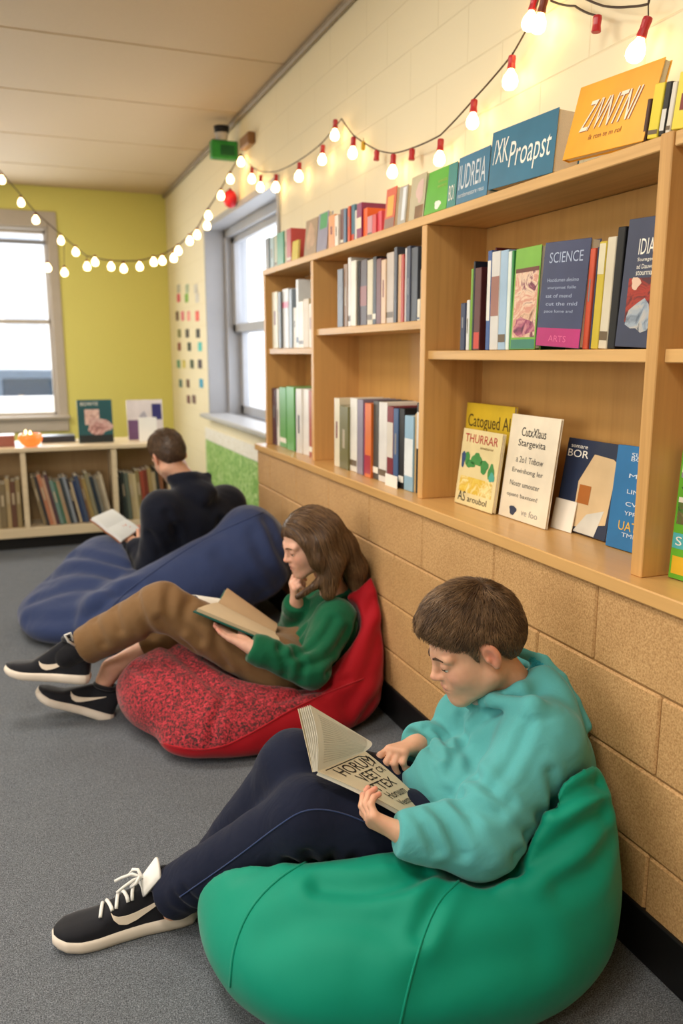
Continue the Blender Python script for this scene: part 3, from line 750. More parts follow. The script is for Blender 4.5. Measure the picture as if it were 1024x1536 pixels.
# ledge of the near bay
def d_yel(w, h): return [('title', text_on('Catogued Al', w*.06, h*.72, w*.88, h*.17), plain('brown_ink', '4a3a16', .6))]
face('yellow book with hand drawn title leaning on the back of the near bay', 690, 759, 604, 1.362, ZL, .012, 'c9a92a', decor=d_yel, back=3)
def d_cactus(w, h):
    g = C('3f8a4a'); o = [('title', text_on('THURRAR', w*.08, h*.83, w*.84, h*.11), C('b3343a')), ('lettering', text_on('ameturor', w*.5, h*.765, w*.34, h*.03), C('7a5a2a')), ('cover_band', rect(w*.08, h*.17, w*.93, h*.38), photo('cover_yellow', ['e6cf6a', 'd8b23a', 'efe0a4', 'c9a02c'], 24))]
    for cx, cz, rx, rz in ((.2, .62, .06, .09), (.45, .62, .15, .08), (.3, .55, .12, .05), (.66, .55, .10, .09), (.85, .5, .08, .1)): o.append(('cover_picture', blob(w*cx, h*cz, w*rx, h*rz, -.0009), g))
    o.append(('cover_picture', blob(w*.1, h*.6, w*.05, h*.11, -.001), C('33507a'))); o.append(('cover_picture', blob(w*.88, h*.44, w*.07, h*.06, -.001), C('4aa394')))
    o += [('lettering', text_on('AS', w*.08, h*.05, w*.2, h*.13), M_INK), ('lettering', text_on('aroubol', w*.34, h*.06, w*.5, h*.08), M_INK)]
    return o
face('cream paperback with green cactus drawing and red title, propped at the front of the ledge', 681, 737, 643, 1.295, ZL, .014, 'e0cf9c', decor=d_cactus, back=7)
def d_sign(w, h):
    o = []
    for i, (s, x, ww, hh) in enumerate((('CutxXlaus', .26, .5, .085), ('Stargevita', .22, .56, .085), ('a 2o1 Tnbow', .22, .56, .06), ('Erwinhong ler', .17, .64, .06), ('Nostr umouter', .16, .62, .05), ('opant baxtom!', .13, .64, .05))):
        o.append(('lettering', text_on(s, w*x, h*(.78-.115*i+(.02 if i < 2 else 0)), w*ww, h*hh), M_INK if i < 2 else plain('grey_ink', '5a5854', .7)))
    o += [('emblem', blob(w*.3, h*.085, w*.075, h*.045), C('2b3550')), ('lettering', text_on('ve foo', w*.48, h*.06, w*.34, h*.06), plain('light_grey_ink', '98958e', .7))]
    return o
face('tall cream sign board with black lettered lines standing on the ledge', 747, 817, 621, 1.315, ZL, .008, 'e3d7c0', decor=d_sign, back=7, cat='sign', name='sign_board')
def d_photo(w, h):
    o = [('title', text_on('BOR', w*.04, h*.80, w*.4, h*.08), M_PALE), ('lettering', text_on('somare', w*.08, h*.90, w*.32, h*.03), M_PALE)]
    o += [('cover_picture', poly([(w*.36, h*.05), (w*.96, h*.16), (w*.98, h*.8), (w*.9, h*.84), (w*.55, h*.86), (w*.34, h*.55)]), plain('torn_paper', 'd2b68c', .7, var=.1)), ('cover_picture', poly([(w*.4, h*.01), (w*.8, h*.01), (w*.9, h*.3), (w*.6, h*.22)], -.0010), plain('printed_page', 'c9c6bc', .8, var=.15)), ('cover_picture', rect(w*.38, h*.32, w*.6, h*.52, -.0012), C('a8642c'))]
    return o
face('dark navy book with a torn tan paper picture, behind the small white card', (829, 790), (906, 815), 658, 0, ZL, .022, '26314a', decor=d_photo, back=9)
tag(obj('card', thick(*patch(lambda u, v: (onz(827.5, 789, ZL)+(onz(858, 798.5, ZL)-onz(827.5, 789, ZL))*u)+vec(.018, .004, 0)*v+vec(-.012, -.012, 0)+vec(0, 0, .0008+.082*v), 2, 2), .0025), plain('card_white', 'ece4d6', .6)), 'small blank white card standing in front of the navy book on the ledge', 'card')
def d_blue(w, h):
    o = [('lettering', text_on(s, w*.36, h*zz, w*.6, h*.04), plain('pale_print2', 'cfdbe6', .6)) for s, zz in (('SUTHE', .9), ('BOLLEI', .86), ('Munr', .70), ('LINEAL', .55), ('CVMO', .43), ('YPROST', .34), ('TMBUR', .13))]
    return o+[('title', text_on('UATE', w*.26, h*.19, w*.55, h*.09), C('e0b13a'))]
face('bright blue book with white lines of lettering, half hidden by the oak divider', (907, 819), (970, 838), 668, 0, ZL, .02, '2a6fa5', decor=d_blue, back=5)
def d_lime(w, h): return [('cover_band', rect(w*.06, h*.83, w, h*.93), C('e9e6b8')), ('cover_band', rect(w*.06, h*.79, w, h*.83, -.0007), C('9a86a6')), ('cover_picture', rect(w*.06, h*.43, w, h*.6), photo('photo_leaf', ['24401c', '4f7a34', '6a5a3c', '8aa05c'], 30)), ('cover_band', rect(w*.06, h*.6, w, h*.64, -.0007), C('eee9d8')), ('cover_picture', rect(w*.02, h*.24, w, h*.36), C('4fb0b4')), ('lettering', text_on('S', w*.1, h*.265, w*.16, h*.07, -.0012), M_PALE), ('cover_picture', rect(w*.06, h*.04, w*.5, h*.18), C('e2b52c')), ('cover_picture', blob(w*.3, h*.7, w*.2, h*.03), C('3c5a34'))]
face('lime green book with picture panels standing on the ledge right of the divider', (1001, 866.5), (1060, 884), 676, 0, ZL, .02, '63ae2c', decor=d_lime, back=3)
tag(obj('box', rbox((XS+.03, 1.06, ZS3+.0006), (XS+.16, 1.245, ZS3+.10), .003), plain('tan_card', 'c8a672', .6)), 'tan card box on the shelf right of the oak divider', 'box')
# ---- on top of the bookcase
XT = XS+.012
spine_row([(28,45,520,'59626a','slate spine'),(46,68,515,'9db7bd','pale aqua spine'),(69,84,505,'b5b89a','sage spine'),(85,116,490,'3f9a78','teal green spine'),(117,131,480,'d2c7ae','beige spine'),(132,153,472,'b5474a','red spine')], ZT, XT, .12, 'at the far end of the bookcase top', 'books on the far end of the bookcase top', sc=3.3, ox=390, oy=200)
face('small yellow patterned booklet on the bookcase top', 437, 446, 363, XT+.004, ZT, .01, 'd2bd2a')
face('brown photo covered book on the bookcase top', 455.5, 473, 333, XT, ZT, .02, 'a58a6c', back=5, decor=lambda w, h: [('cover_picture', blob(w*.5, h*.5, w*.35, h*.35), plain('photo_brown', 'c2a184', .5, var=.3))])
face('violet grey book with a green panel on the bookcase top', 474, 489, 323, XT, ZT, .02, '8d8ba2', back=5, decor=lambda w, h: [('cover_picture', rect(w*.2, h*.58, w*.9, h*.98), C('3f9a5c'))])
spine_row([(338,368,405,'e29a62','soft orange spine'),(369,385,405,'e8e0d2','white spine'),(388,412,375,'7c5a58','mauve brown spine'),(413,424,372,'5c7a96','steel blue spine'),(425,433,372,'b05a3c','rust spine'),(434,443,360,'d8542c','orange spine'),(444,466,352,'4a7a8e','teal spine',{'c2':'d8482c','band':(.02,.2)}),(468,476,380,'d8d2c6','thin white spine'),(477,501,345,'8a2c5c','maroon spine',{'c2':'e8d8b8','band':(.3,.6)}),(502,529,370,'e8642c','bright orange spine'),(530,553,410,'c98c94','dusty pink spine'),(554,573,400,'d04a4c','red spine'),(574,600,385,'d9485a','coral spine')], ZT, XT, .12, 'of the bright group on the bookcase top', 'bright books on the bookcase top', sc=3.3, ox=390, oy=200)
face('orange red picture book standing on the bookcase top', 575, 590, 286, XT, ZT, .02, 'cf5a3a', back=5, decor=lambda w, h: [('cover_picture', rect(w*.2, h*.3, w*.8, h*.8), C('e2a43c')), ('cover_band', rect(0.004, .002, w-.001, h*.25), C('8a6a5c'))])
face('grey book with a white stripe standing on the bookcase top', 595, 607, 282, XT, ZT, .02, 'a9a396', back=5, decor=lambda w, h: [('cover_band', rect(w*.45, h*.1, w*.85, h*.95), C('d8dce0'))])
face('sage and pink picture book on the bookcase top beside the green book', 612, 634, 268, XT, ZT, .02, 'b9ad8c', back=5, decor=lambda w, h: [('cover_picture', rect(w*.4, h*.02, w*.95, h*.3), plain('photo_mix', '8a6a4c', .5, var=.4)), ('cover_picture', blob(w*.65, h*.62, w*.24, h*.26), C('d0b0a4'))])
face('plain green book with a small white emblem on the bookcase top', 635, 668, 262, XT, ZT, .03, '5fae3c', back=8, decor=lambda w, h: [('emblem', blob(w*.6, h*.16, w*.14, h*.1), M_PALE), ('lettering', text_on('somnete', w*.5, h*.66, w*.4, h*.07), C('a8c25c')), ('lettering', text_on('mentore', w*.5, h*.54, w*.4, h*.07), C('a8c25c'))])
face('teal green book with white spine lettering on the bookcase top', 669, 682, 249, XT, ZT, .06, '2f7f78', back=3, decor=lambda w, h: [('lettering', text_on('BOI', w*.2, h*.15, w*.6, h*.35), M_PALE)])
face('blue book with bold pale capitals on the bookcase top', 683, 729, 240, XT, ZT, .05, '3a7290', back=4, decor=lambda w, h: [('title', text_on('IUDREIA', w*.06, h*.3, w*.86, h*.52), plain('silver_print', 'cfd6da', .5)), ('lettering', text_on('nandemestore reus', w*.06, h*.13, w*.84, h*.1), plain('silver_print', 'cfd6da', .5))])
face('thick blue book with white script title on the bookcase top', 731, 828, 209, XT, ZT, .075, '2e6c88', back=3, lean=2, decor=lambda w, h: [('title', text_on('/XK', w*.05, h*.42, w*.25, h*.42), M_PALE), ('title', text_on('Proapst', w*.31, h*.16, w*.62, h*.56, shear=.1), M_PALE)])
face('large orange yellow book with sketched pencils on the cover, on the bookcase top', 842, 966, 150, XT, ZT, .02, 'e8a41c', back=12, lean=4, decor=lambda w, h: [('title', text_on('Z/VNTNI', w*.14, h*.34, w*.62, h*.4, shear=.35), plain('pencil_white', 'efe2cc', .6)), ('title_shadow', text_on('Z/VNTNI', w*.15, h*.33, w*.62, h*.4, y=-.0004, shear=.35), plain('pencil_brown', '9a5a34', .6)), ('lettering', text_on('ik rtm te m rol', w*.3, h*.2, w*.4, h*.07), plain('pencil_brown', '9a5a34', .6))])
spine_row([(961,967,150,'4a2c1c','dark brown lettered spine',{'c2':'c9b48c','band':(.3,.8),'lean':8,'in':0}),(969,985,128,'e0cc3a','yellow spine',{'lean':8,'in':0}),(986,995,125,'1f1d1a','black spine with white print',{'c2':'d8d4cc','band':(.1,.5),'lean':8,'in':0}),(996,1004,125,'d8d0c0','pale spine',{'lean':8,'in':0}),(1005,1030,110,'e2cf46','wide yellow spine',{'lean':8,'in':0})], ZT+.003, XT, .15, 'of the set beside the orange book', 'leaning books at the near end of the bookcase top', sc=1, ox=0, oy=0)
# ---- low bookcase at the back: slanting worn books
def low_books():
    r = random.Random(5); zb = .1506
    bays = ((-.55, -.02, 'left'), (.02, .565, 'middle'), (.605, .945, 'right'))
    pals = {'left': ['8a3428', 'a05a34', '8a7a4a', '77683e', '8a6a4a', 'a3906a', '6a5a48', '9a8460', '5c5348', 'a89878', '7c6c50', 'b09a72', '6a4a3a', '94825c'],
            'middle': ['8a7a5c', '3c3a3c', 'b77a5c', 'c9a184', '5c4448', '6f8a80', '5c8a72', 'b99a78', '3c4448', '8a9098', '3a3234', 'c2b090', '33456a', '46526a', '8a6a4a', 'a8925c', '8a8468', '2f3a44', '7c7a70', 'b0a48c', 'c4b8a0'],
            'right': ['2c2e2c', '3a4440', '5c6458', 'b4a27c', 'c4b48c', '8a7a52', '9a4a38', '7c3c30', 'a38c5c', 'b8a680', '40423c', '8a5c40']}
    names = lambda c: (lambda R, G, B: 'dark' if max(R, G, B) < 80 else 'red brown' if R > 1.6*G else 'green grey' if G >= R and G > B else 'blue grey' if B > R else 'tan' if max(R, G, B) > 165 else 'brown')(int(c[:2], 16), int(c[2:4], 16), int(c[4:], 16))
    for x0, x1, nm in bays:
        lean = {'left': 0, 'middle': -11, 'right': -4}[nm]; p = pals[nm]; n = len(p); x = x0+.006+(.075 if lean < -5 else .015 if lean else 0); ws = [r.uniform(.8, 1.25) for _ in p]; k = (x1-x-.01)/sum(ws)
        for i, c in enumerate(p):
            t = ws[i]*k; h = r.uniform(.29, .36)
            dec = [('title_bar', rect(t*.3, h*.5, t*.7, h*.75), plain('worn_print', 'b8a88c', .7))] if r.random() < .4 else []
            book(f"worn {names(c)} spine, {ORD[i] if i < 20 else 'last'} from the left in the low bookcase\'s {nm} bay", f'old books in the {nm} bay of the low bookcase', (x+t if False else x, BY+.03+r.uniform(0, .02), zb+(abs(math.sin(math.radians(lean)))*0)), t-.001, h, .2, c, yaw=0, lean=lean, decor=dec)
            x += t/math.cos(math.radians(lean))
low_books()
# on top of the low bookcase
def d_pot(w, h): return [('title', text_on('BOWTE', w*.1, h*.87, w*.5, h*.08), M_PALE), ('cover_picture', rect(w*.2, h*.42, w*.62, h*.78), photo('photo_blush', ['b98a80', 'e2c4b8', 'd9b4a6', '8a5a58'], 14)), ('cover_picture', blob(w*.6, h*.38, w*.36, h*.2, -.0009), photo('photo_rose', ['5a3a3c', 'b98a84', 'd8b8b0', '7c5250'], 20)), ('cover_band', rect(.004, .002, w-.002, h*.18, -.0011), C('23282a'))]
def bface(label, xl, xr, top, Y, d, col, decor=None, back=6):
    P0 = ony(xl, 662, Y); P1 = ony(xr, 662, Y); h = ony(xl, top, Y)[2]-BZ
    book(label, None, (P0[0], Y, BZ+.0008), P1[0]-P0[0], h/math.cos(math.radians(back)), d, col, yaw=0, back=back, face=True, decor=decor(P1[0]-P0[0], h) if decor else ())
bface('dark teal picture book with pink flowers standing on the low bookcase', 119, 171, 601, 5.90, .02, '24555a', d_pot)
bface('pale grey picture book leaning behind a white card on the low bookcase', 193, 246, 601, 5.98, .02, 'd6ccc8', lambda w, h: [('cover_band', rect(.003, .001, w*.35, h*.5), C('6a4a6c')), ('cover_picture', rect(w*.7, h*.5, w*.97, h*.9), C('2f2f66')), ('cover_picture', blob(w*.45, h*.55, w*.12, h*.14), C('a5a0a8'))])
tag(obj('card', rbox((ony(209, 662, 5.86)[0], 5.86, BZ+.0006), (ony(236, 662, 5.86)[0], 5.868, BZ+.17), .001), M_WHITE), 'white card propped in front of the pale grey book', 'card')
def flat(label, xl, xr, Y, h, d, col, z=BZ):
    a = ony(xl, 660, Y)[0]; b = ony(xr, 660, Y)[0]
    o = book(label, None, (a, Y, z+.0008), b-a, d, h, col, yaw=0, face=False)
    return o
def lying(label, xl, xr, Y, t, col, d=.16):
    a, b = ony(xl, 660, Y)[0], ony(xr, 660, Y)[0]; z = BZ+.0006
    o = obj('book', merge([rbox((a, Y, z), (b, Y+d, z+.003), .001), rbox((a, Y, z+t-.003), (b, Y+d, z+t), .001), rbox((a, Y, z+.001), (b, Y+.004, z+t-.001), .0012)]), cover_mat(col))
    WM[o.name] = Matrix(); tag(o, label, 'book'); obj('page_block', rbox((a+.003, Y+.005, z+.0032), (b-.003, Y+d-.003, z+t-.0032), .0006), M_PAGE, o)
lying('dark hardback lying flat behind the orange candle bowl', 62, 113, 6.02, .045, '3a3c46')
lying('rose brown box-like book lying flat at the left end of the low bookcase', -14, 22, 5.86, .075, 'a5685c')
def candle():
    c = ony(46, 662, 5.84); x, y, z = c[0], 5.84, BZ+.0006
    t = thing('candle_bowl', 'glowing orange glass candle bowl on the low bookcase', 'candle holder', (x, y, z))
    k = NB('glowing_amber_glass'); k.b.inputs['Base Color'].default_value = srgb('e8793a'); k.b.inputs['Roughness'].default_value = .15; k.b.inputs['Transmission Weight'].default_value = .5
    k.b.inputs['Emission Color'].default_value = srgb('f08a3c'); k.b.inputs['Emission Strength'].default_value = .7  # candle light through the glass is put in as the bowl's own glow
    obj('bowl', lathe([(.035, 0), (.06, .012), (.075, .04), (.078, .06), (.066, .085), (.060, .085), (.070, .06), (.068, .04), (.05, .016), (.002, .012)], 24, (x, y, z)), k.m, t, smooth=True)
    obj('candle', lathe([(.028, 0), (.028, .03), (.02, .033), (.002, .032)], 16, (x, y, z+.036)), M_WHITE, t, smooth=True)
    obj('flame', lathe([(.003, 0), (.008, .008), (.006, .02), (.001, .034)], 10, (x, y, z+.070)), emitter('flame', 'ffd890', 14), t, smooth=True)
    obj('flame', lathe([(.003, 0), (.007, .008), (.005, .016), (.001, .026)], 10, (x-.028, y-.01, z+.086)), emitter('flame', 'ffd890', 14), t, smooth=True)
candle()
# ---- stickers on the far wall
def stickers():
    pal = ['d8607c', '6a9a5c', 'd9d4cc', '3c3a44', '4ac0c4', '8a4a4c', '30343a', '2f9ac0', '5c7a6c', 'e08a84', 'c9b84a', '6a5470']
    rows = [(433, (268, 281, 294)), (447, (268, 280, 296)), (474, (266, 274, 283, 296)), (500, (269, 281, 297)), (520, (269, 284, 300)), (546, (268, 276, 288, 300)), (575, (271, 282, 302)), (599, (283, 291))]
    cols = [['b9b4a4', 'a9b89a', 'c9c4b8'], ['d8506c', '7aa84c', 'd9d4cc'], ['5c3a3a', 'e8788a', 'e89a94', 'e8605c'], ['7a7a4c', '34323a', '2f3032'], ['8a3c3a', '30403c', '4ac4c0'], ['4c9a7c', 'd8c86a', '2f4a3c', '3a2c40'], ['3c6a6c', '6a5048', '2f9cc0'], ['7a4a4c', '6a4a50']]
    for ri, (y, xs) in enumerate(rows):
        for ci, x in enumerate(xs):
            p = onx(x, y, XU); c = cols[ri][ci]; w, h = (.075, .075) if ri != 2 else (.07, .085)
            o = obj('small_picture', rbox((XU-.003, p[1]-w, p[2]-h/2), (XU-.0004, p[1]+w, p[2]+h/2), .001), plain('sticker_'+c, c, .5, var=.25))
            tag(o, f"small paper picture by the window, {ORD[ci]} from the left in {ORD[ri]} row down", 'sticker', 'small pictures stuck on the wall by the window')
stickers()
# ------------------------------------------------------------------ string lights
M_WIRE = plain('brown_wire', '4a3c30', .6); M_RED = plain('red_socket', 'b3202a', .35, spec=.5); M_DRED = plain('brown_socket', '7a3a2a', .4)
M_BULB = emitter('lit_bulb', 'ffd894', 13.0)
def catenary(pts, n=10, sag=.02):
    out = []
    for a, b in zip(pts[:-1], pts[1:]):
        for i in range(n):
            t = i/n; p = a+(b-a)*t; p = p-vec(0, 0, 4*sag*t*(1-t)*np.linalg.norm(b-a)); out.append(p)
    out.append(pts[-1]); return np.array(out)
def hang(root, c, up_to, r=.022, socket=True, lit=True, col=None, sl=.034, tilt=(0, 0, -1)):
    """socket + bulb below the wire point"""
    ax = nrm(tilt); s = obj('socket', merge([lathe([(.007, -.002), (.0105, 0), (.0115, .006), (.0105, sl*.6), (.0125, sl), (.011, sl+.002)], 12, up_to, ax)]), col or M_RED, root, smooth=False)
    if lit:
        b = np.asarray(up_to)+ax*(sl)
        obj('bulb', lathe([(.008, 0), (.011, r*.35), (r*.86, r*.9), (r, r*1.5), (r*.9, r*2.0), (r*.55, r*2.38), (r*.1, r*2.5)], 16, b, ax), M_BULB, s, smooth=True)
def near_strand():
    X = 1.425
    t = thing('string_light', 'string of warm bulbs in red sockets swagged along the cream wall above the bookcase', 'string lights', (X, 3, 2.3))
    # (wire px, wire py), lit
    P = lambda x, y, X=X: onx(x, y, X)
    wire = [P(361, 231), P(378, 250), P(391, 257), P(415, 257), P(449, 240), P(483, 214), P(512, 178), P(530, 203), P(565, 225), P(590, 230), P(618, 222), P(660, 203), P(711, 148), P(768, 82), P(797, 30), P(812, -14)]
    obj('wire', tube(catenary(wire, 6, .012), .0028, 6), M_WIRE, t)
    w2 = [P(826, 1), P(862, 9), P(893, 23)]; obj('wire', tube(catenary(w2, 6, .03), .003, 6), M_WIRE, t)
    w3 = [P(860, -12), P(905, 9), P(945, 10), P(972, 6), P(976, -14)]; obj('wire', tube(catenary(w3, 6, .02), .003, 6), M_WIRE, t)
    dn = (-.05, .02, -1)
    for x, y, lit in ((378, 251, 1), (391, 263, 1), (414, 262, 1), (449, 244, 1), (484, 218, 1), (503, 180, 1), (530, 206, 1), (565, 226, 0), (590, 232, 1), (618, 224, 0), (661, 209, 1), (711, 150, 1)):
        hang(t, None, P(x, y), lit=bool(lit), r=.023 if x < 480 else .021, sl=.036, tilt=dn)
    hang(t, None, P(768, 84), r=.024, sl=.034, tilt=dn); hang(t, None, P(817, -4), r=.022, sl=.036, col=M_DRED, tilt=(-.1, .25, -1))
    hang(t, None, P(803, -6), r=.022, sl=.034, tilt=(-.1, .25, -1)); hang(t, None, P(896, 24), lit=False, sl=.036, tilt=dn); hang(t, None, P(972, 26), r=.023, sl=.04, tilt=(-.15, .35, -1))
    obj('socket', lathe([(.006, 0), (.009, .004), (.009, .03), (.006, .036)], 10, P(545, 212), dn), plain('yellow_socket', 'd9a92a', .4), t)
    for a, b in ((P(972, 6), P(972, 27)), (P(545, 207), P(545, 213)), (P(768, 79), P(768, 86))): obj('hanger', tube([a, b], .0016, 6), M_WIRE, t)
near_strand()
def far_strand():
    a = onx(361, 231, 1.42)+vec(-.02, .05, -.005); end = ony(-30, 235, 6.9)
    t = thing('string_light', 'string of round bulbs looping across the far end of the room', 'string lights', tuple((a+end)/2))
    pts = [(361, 231), (345, 258), (331, 283), (312, 313), (295, 343), (267, 368), (243, 382), (209, 391), (166, 391), (130, 384), (113, 370), (91, 351), (53, 318), (31, 292), (2, 258), (-30, 232)]
    n = len(pts); Ys = np.linspace(a[1], 6.6, n); W = [ony(x, y, Y) for (x, y), Y in zip(pts, Ys)]
    obj('wire', tube(catenary(W, 5, .01), .004, 6), M_WIRE, t)
    for x, y in ((361, 239), (345, 265), (331, 290), (312, 320), (310, 335), (295, 349), (284, 358), (267, 373), (260, 384), (243, 388), (230, 390), (209, 397), (185, 400), (166, 397), (142, 390), (130, 397), (113, 375), (91, 358), (96, 406), (71, 399), (53, 327), (31, 301), (2, 267)):
        Y = float(np.interp(x, [p[0] for p in pts][::-1], Ys[::-1])); c = ony(x, y-7, Y)
        wy = float(np.interp(x, [p[0] for p in pts][::-1], [p[1] for p in pts][::-1])); top = ony(x, min(wy, y-8), Y)
        if np.linalg.norm(top-c) > .012: obj('hanger', tube([top, c], .002, 5), M_WIRE, t)
        hang(t, None, c, r=.024, sl=.012, col=M_DRED, tilt=(0, 0, -1))
far_strand()
p = onx(345, 285, 1.415)
o = thing('lantern', 'round red paper lantern hanging by the bulbs near the window top', 'lantern', tuple(p))
obj('shade', lathe([(.012, 0), (.03, -.01), (.046, -.045), (.046, -.07), (.034, -.1), (.015, -.112)], 20, p), plain('lantern_red', 'c0202c', .5, spec=.3), o, smooth=True)
obj('cap', lathe([(.014, .004), (.016, -.006), (.006, .012)][::-1], 12, p), M_DRED, o)
p = onx(337, 236, 1.40)
o = thing('wall_box', 'green box with a grey cup on top fixed high on the wall beside the ceiling', 'wall box', tuple(p))
gr = plain('box_green', '2f8a3c', .45, var=.2)
cx = lambda x, y: onx(x, y, 1.40)
a, b = ony(318, 236, 5.6), ony(356, 212, 5.6); cxm = (a[0]+b[0])/2-.01
obj('body', rbox((a[0], 5.6, a[2]), (b[0], 5.67, b[2]), .006), gr, o)
obj('cover', rbox((a[0]+.06, 5.594, a[2]+.02), (b[0]-.02, 5.601, b[2]-.03), .003), plain('box_dark_green', '1f5c34', .4), o)
obj('bracket', rbox((b[0]-.02, 5.62, a[2]+.03), (XU-.0005, 5.65, b[2]-.03), .004), M_DRED, o)
obj('cup', lathe([(.035, 0), (.045, .05), (.05, .09), (.044, .09), (.03, .01)], 16, (cxm, 5.635, b[2]+.001)), plain('cup_grey', 'bdb4aa', .5), o, smooth=True)
obj('cup_band', lathe([(.047, .048), (.0505, .075), (.052, .088), (.047, .088)], 16, (cxm, 5.635, b[2]+.001)), M_INK, o, smooth=True)
p = onx(376, 222, XU); q = onx(383, 197, XU)
o = tag(obj('wall_bracket', rbox((XU-.05, q[1], p[2]), (XU-.0005, p[1]+.09, q[2]), .008), plain('bracket_brown', '8a623c', .5)), 'small brown wooden block on the cream wall beside the green box', 'bracket')
# ------------------------------------------------------------------ people: one skin surface each, clothing and hair as children
def skin_mat():
    k = NB('skin'); a = k.n('Attribute', attribute_name='Tint'); n = k.n('TexNoise', Scale=60.0, Detail=3.0); k.l(k.coord(), n.inputs['Vector'])
    c = k.mix(1.0, a.outputs['Color'], k.ramp(n.outputs['Fac'], [(.3, (.93, .91, .9, 1)), (.7, (1, 1, 1, 1))]), 'MULTIPLY'); k.l(c, k.b.inputs['Base Color'])
    k.b.inputs['Roughness'].default_value = .5; k.b.inputs['Specular IOR Level'].default_value = .35
    k.b.inputs['Subsurface Weight'].default_value = .25; k.b.inputs['Subsurface Radius'].default_value = (.012, .005, .003); k.b.inputs['Subsurface Scale'].default_value = .6
    return k.m
def hair_mat():
    k = NB('hair'); a = k.n('Attribute', attribute_name='Tint'); k.l(a.outputs['Color'], k.b.inputs['Base Color'])
    k.b.inputs['Roughness'].default_value = .42; k.b.inputs['Specular IOR Level'].default_value = .45; return k.m
M_SKIN, M_HAIR = skin_mat(), hair_mat()
M_EYE = plain('eye_white', 'e6dfd8', .2, spec=.6); M_IRIS = plain('iris_brown', '33261e', .15, spec=.6); M_LASH = plain('lash', '2a1d16', .6)
class Head:
    def __init__(s, c, fwd, pitch=0., roll=0., sc=1.):
        f = nrm(fwd); l = nrm(np.cross(vec(0, 0, 1), f)); p = math.radians(pitch)
        u = np.cross(f, l); f2 = f*math.cos(p)-u*math.sin(p); u2 = np.cross(f2, l); r = math.radians(roll)
        l2 = l*math.cos(r)+u2*math.sin(r); u3 = np.cross(f2, l2)
        s.c, s.F, s.L, s.U, s.s = np.asarray(c, float), f2, l2, u3, sc; s.R = np.array([s.F, s.L, s.U])
    def p(s, f, l, u): return s.c+s.s*(f*s.F+l*s.L+u*s.U)
    def loc(s, V): return ((np.asarray(V)-s.c) @ s.R.T)/s.s
    def ell(s, c, r): return Ell(s.p(*c), np.array(r)*s.s, s.R)
    def cone(s, a, b, ra, rb): return Cone(s.p(*a), s.p(*b), ra*s.s, rb*s.s)
def head_ops(h, neck, rn=.050):
    k = h.s; o = [('+', Cone(h.p(-.022, 0, -.055), neck, .046*k, rn), .03)]
    o += [('+', h.ell((-.012, 0, .035), (.094, .073, .080)), .02), ('+', h.ell((.022, 0, -.03), (.064, .057, .074)), .03)]
    for s in (1, -1):
        o += [('+', h.cone((.0, s*.045, -.056), (.066, s*.011, -.093), .020, .015), .035), ('+', h.ell((.055, s*.034, -.030), (.026, .022, .026)), .03), ('+', h.cone((.080, s*.008, .017), (.070, s*.046, .018), .011, .010), .016)]
    o += [('+', h.ell((.073, 0, -.094), (.019, .020, .017)), .02)]
    for s in (1, -1): o += [('-', h.ell((.098, s*.031, .0), (.014, .016, .011)), .010)]
    for s in (1, -1): o += [('+', h.ell((.0752, s*.031, .0006), (.0132, .0142, .0130)), .003)]
    o += [('+', h.cone((.085, 0, .010), (.101, 0, -.025), .0065, .0088), .012), ('+', h.ell((.1025, 0, -.026), (.0095, .0090, .0080)), .007)]
    for s in (1, -1): o += [('+', h.ell((.094, s*.0100, -.0295), (.0090, .0060, .0060)), .008), ('-', h.ell((.098, s*.0055, -.0365), (.0040, .0030, .0026)), .003)]
    o += [('+', h.ell((.080, 0, -.060), (.015, .024, .020)), .022)]
    o += [('+', h.ell((.0915, 0, -.0545), (.0065, .0185, .0050)), .005), ('+', h.ell((.0895, 0, -.0650), (.0068, .0165, .0056)), .005), ('-', h.ell((.0995, 0, -.0595), (.0055, .019, .0016)), .003)]
    for s in (1, -1):
        e = Head(h.p(-.010, s*.075, -.004), h.F, 0, 0, h.s); e.F, e.L, e.U = nrm(h.F*.93-h.L*s*-.0+h.U*-.2+h.L*s*-.25), h.L, h.U
        e.F = nrm(h.F*.9-h.U*.22-h.L*s*.30); e.U = nrm(h.U-e.F*(h.U @ e.F)); e.L = np.cross(e.U, e.F); e.R = np.array([e.F, e.L, e.U])
        o += [('+', e.ell((0, 0, 0.002), (.0170, .0080, .028)), .006), ('-', e.ell((.004, s*.0085, .003), (.0098, .0062, .0175)), .004), ('+', e.ell((.011, s*.003, -.004), (.005, .005, .007)), .003), ('+', e.ell((.004, 0, -.023), (.008, .006, .009)), .004)]
    return o
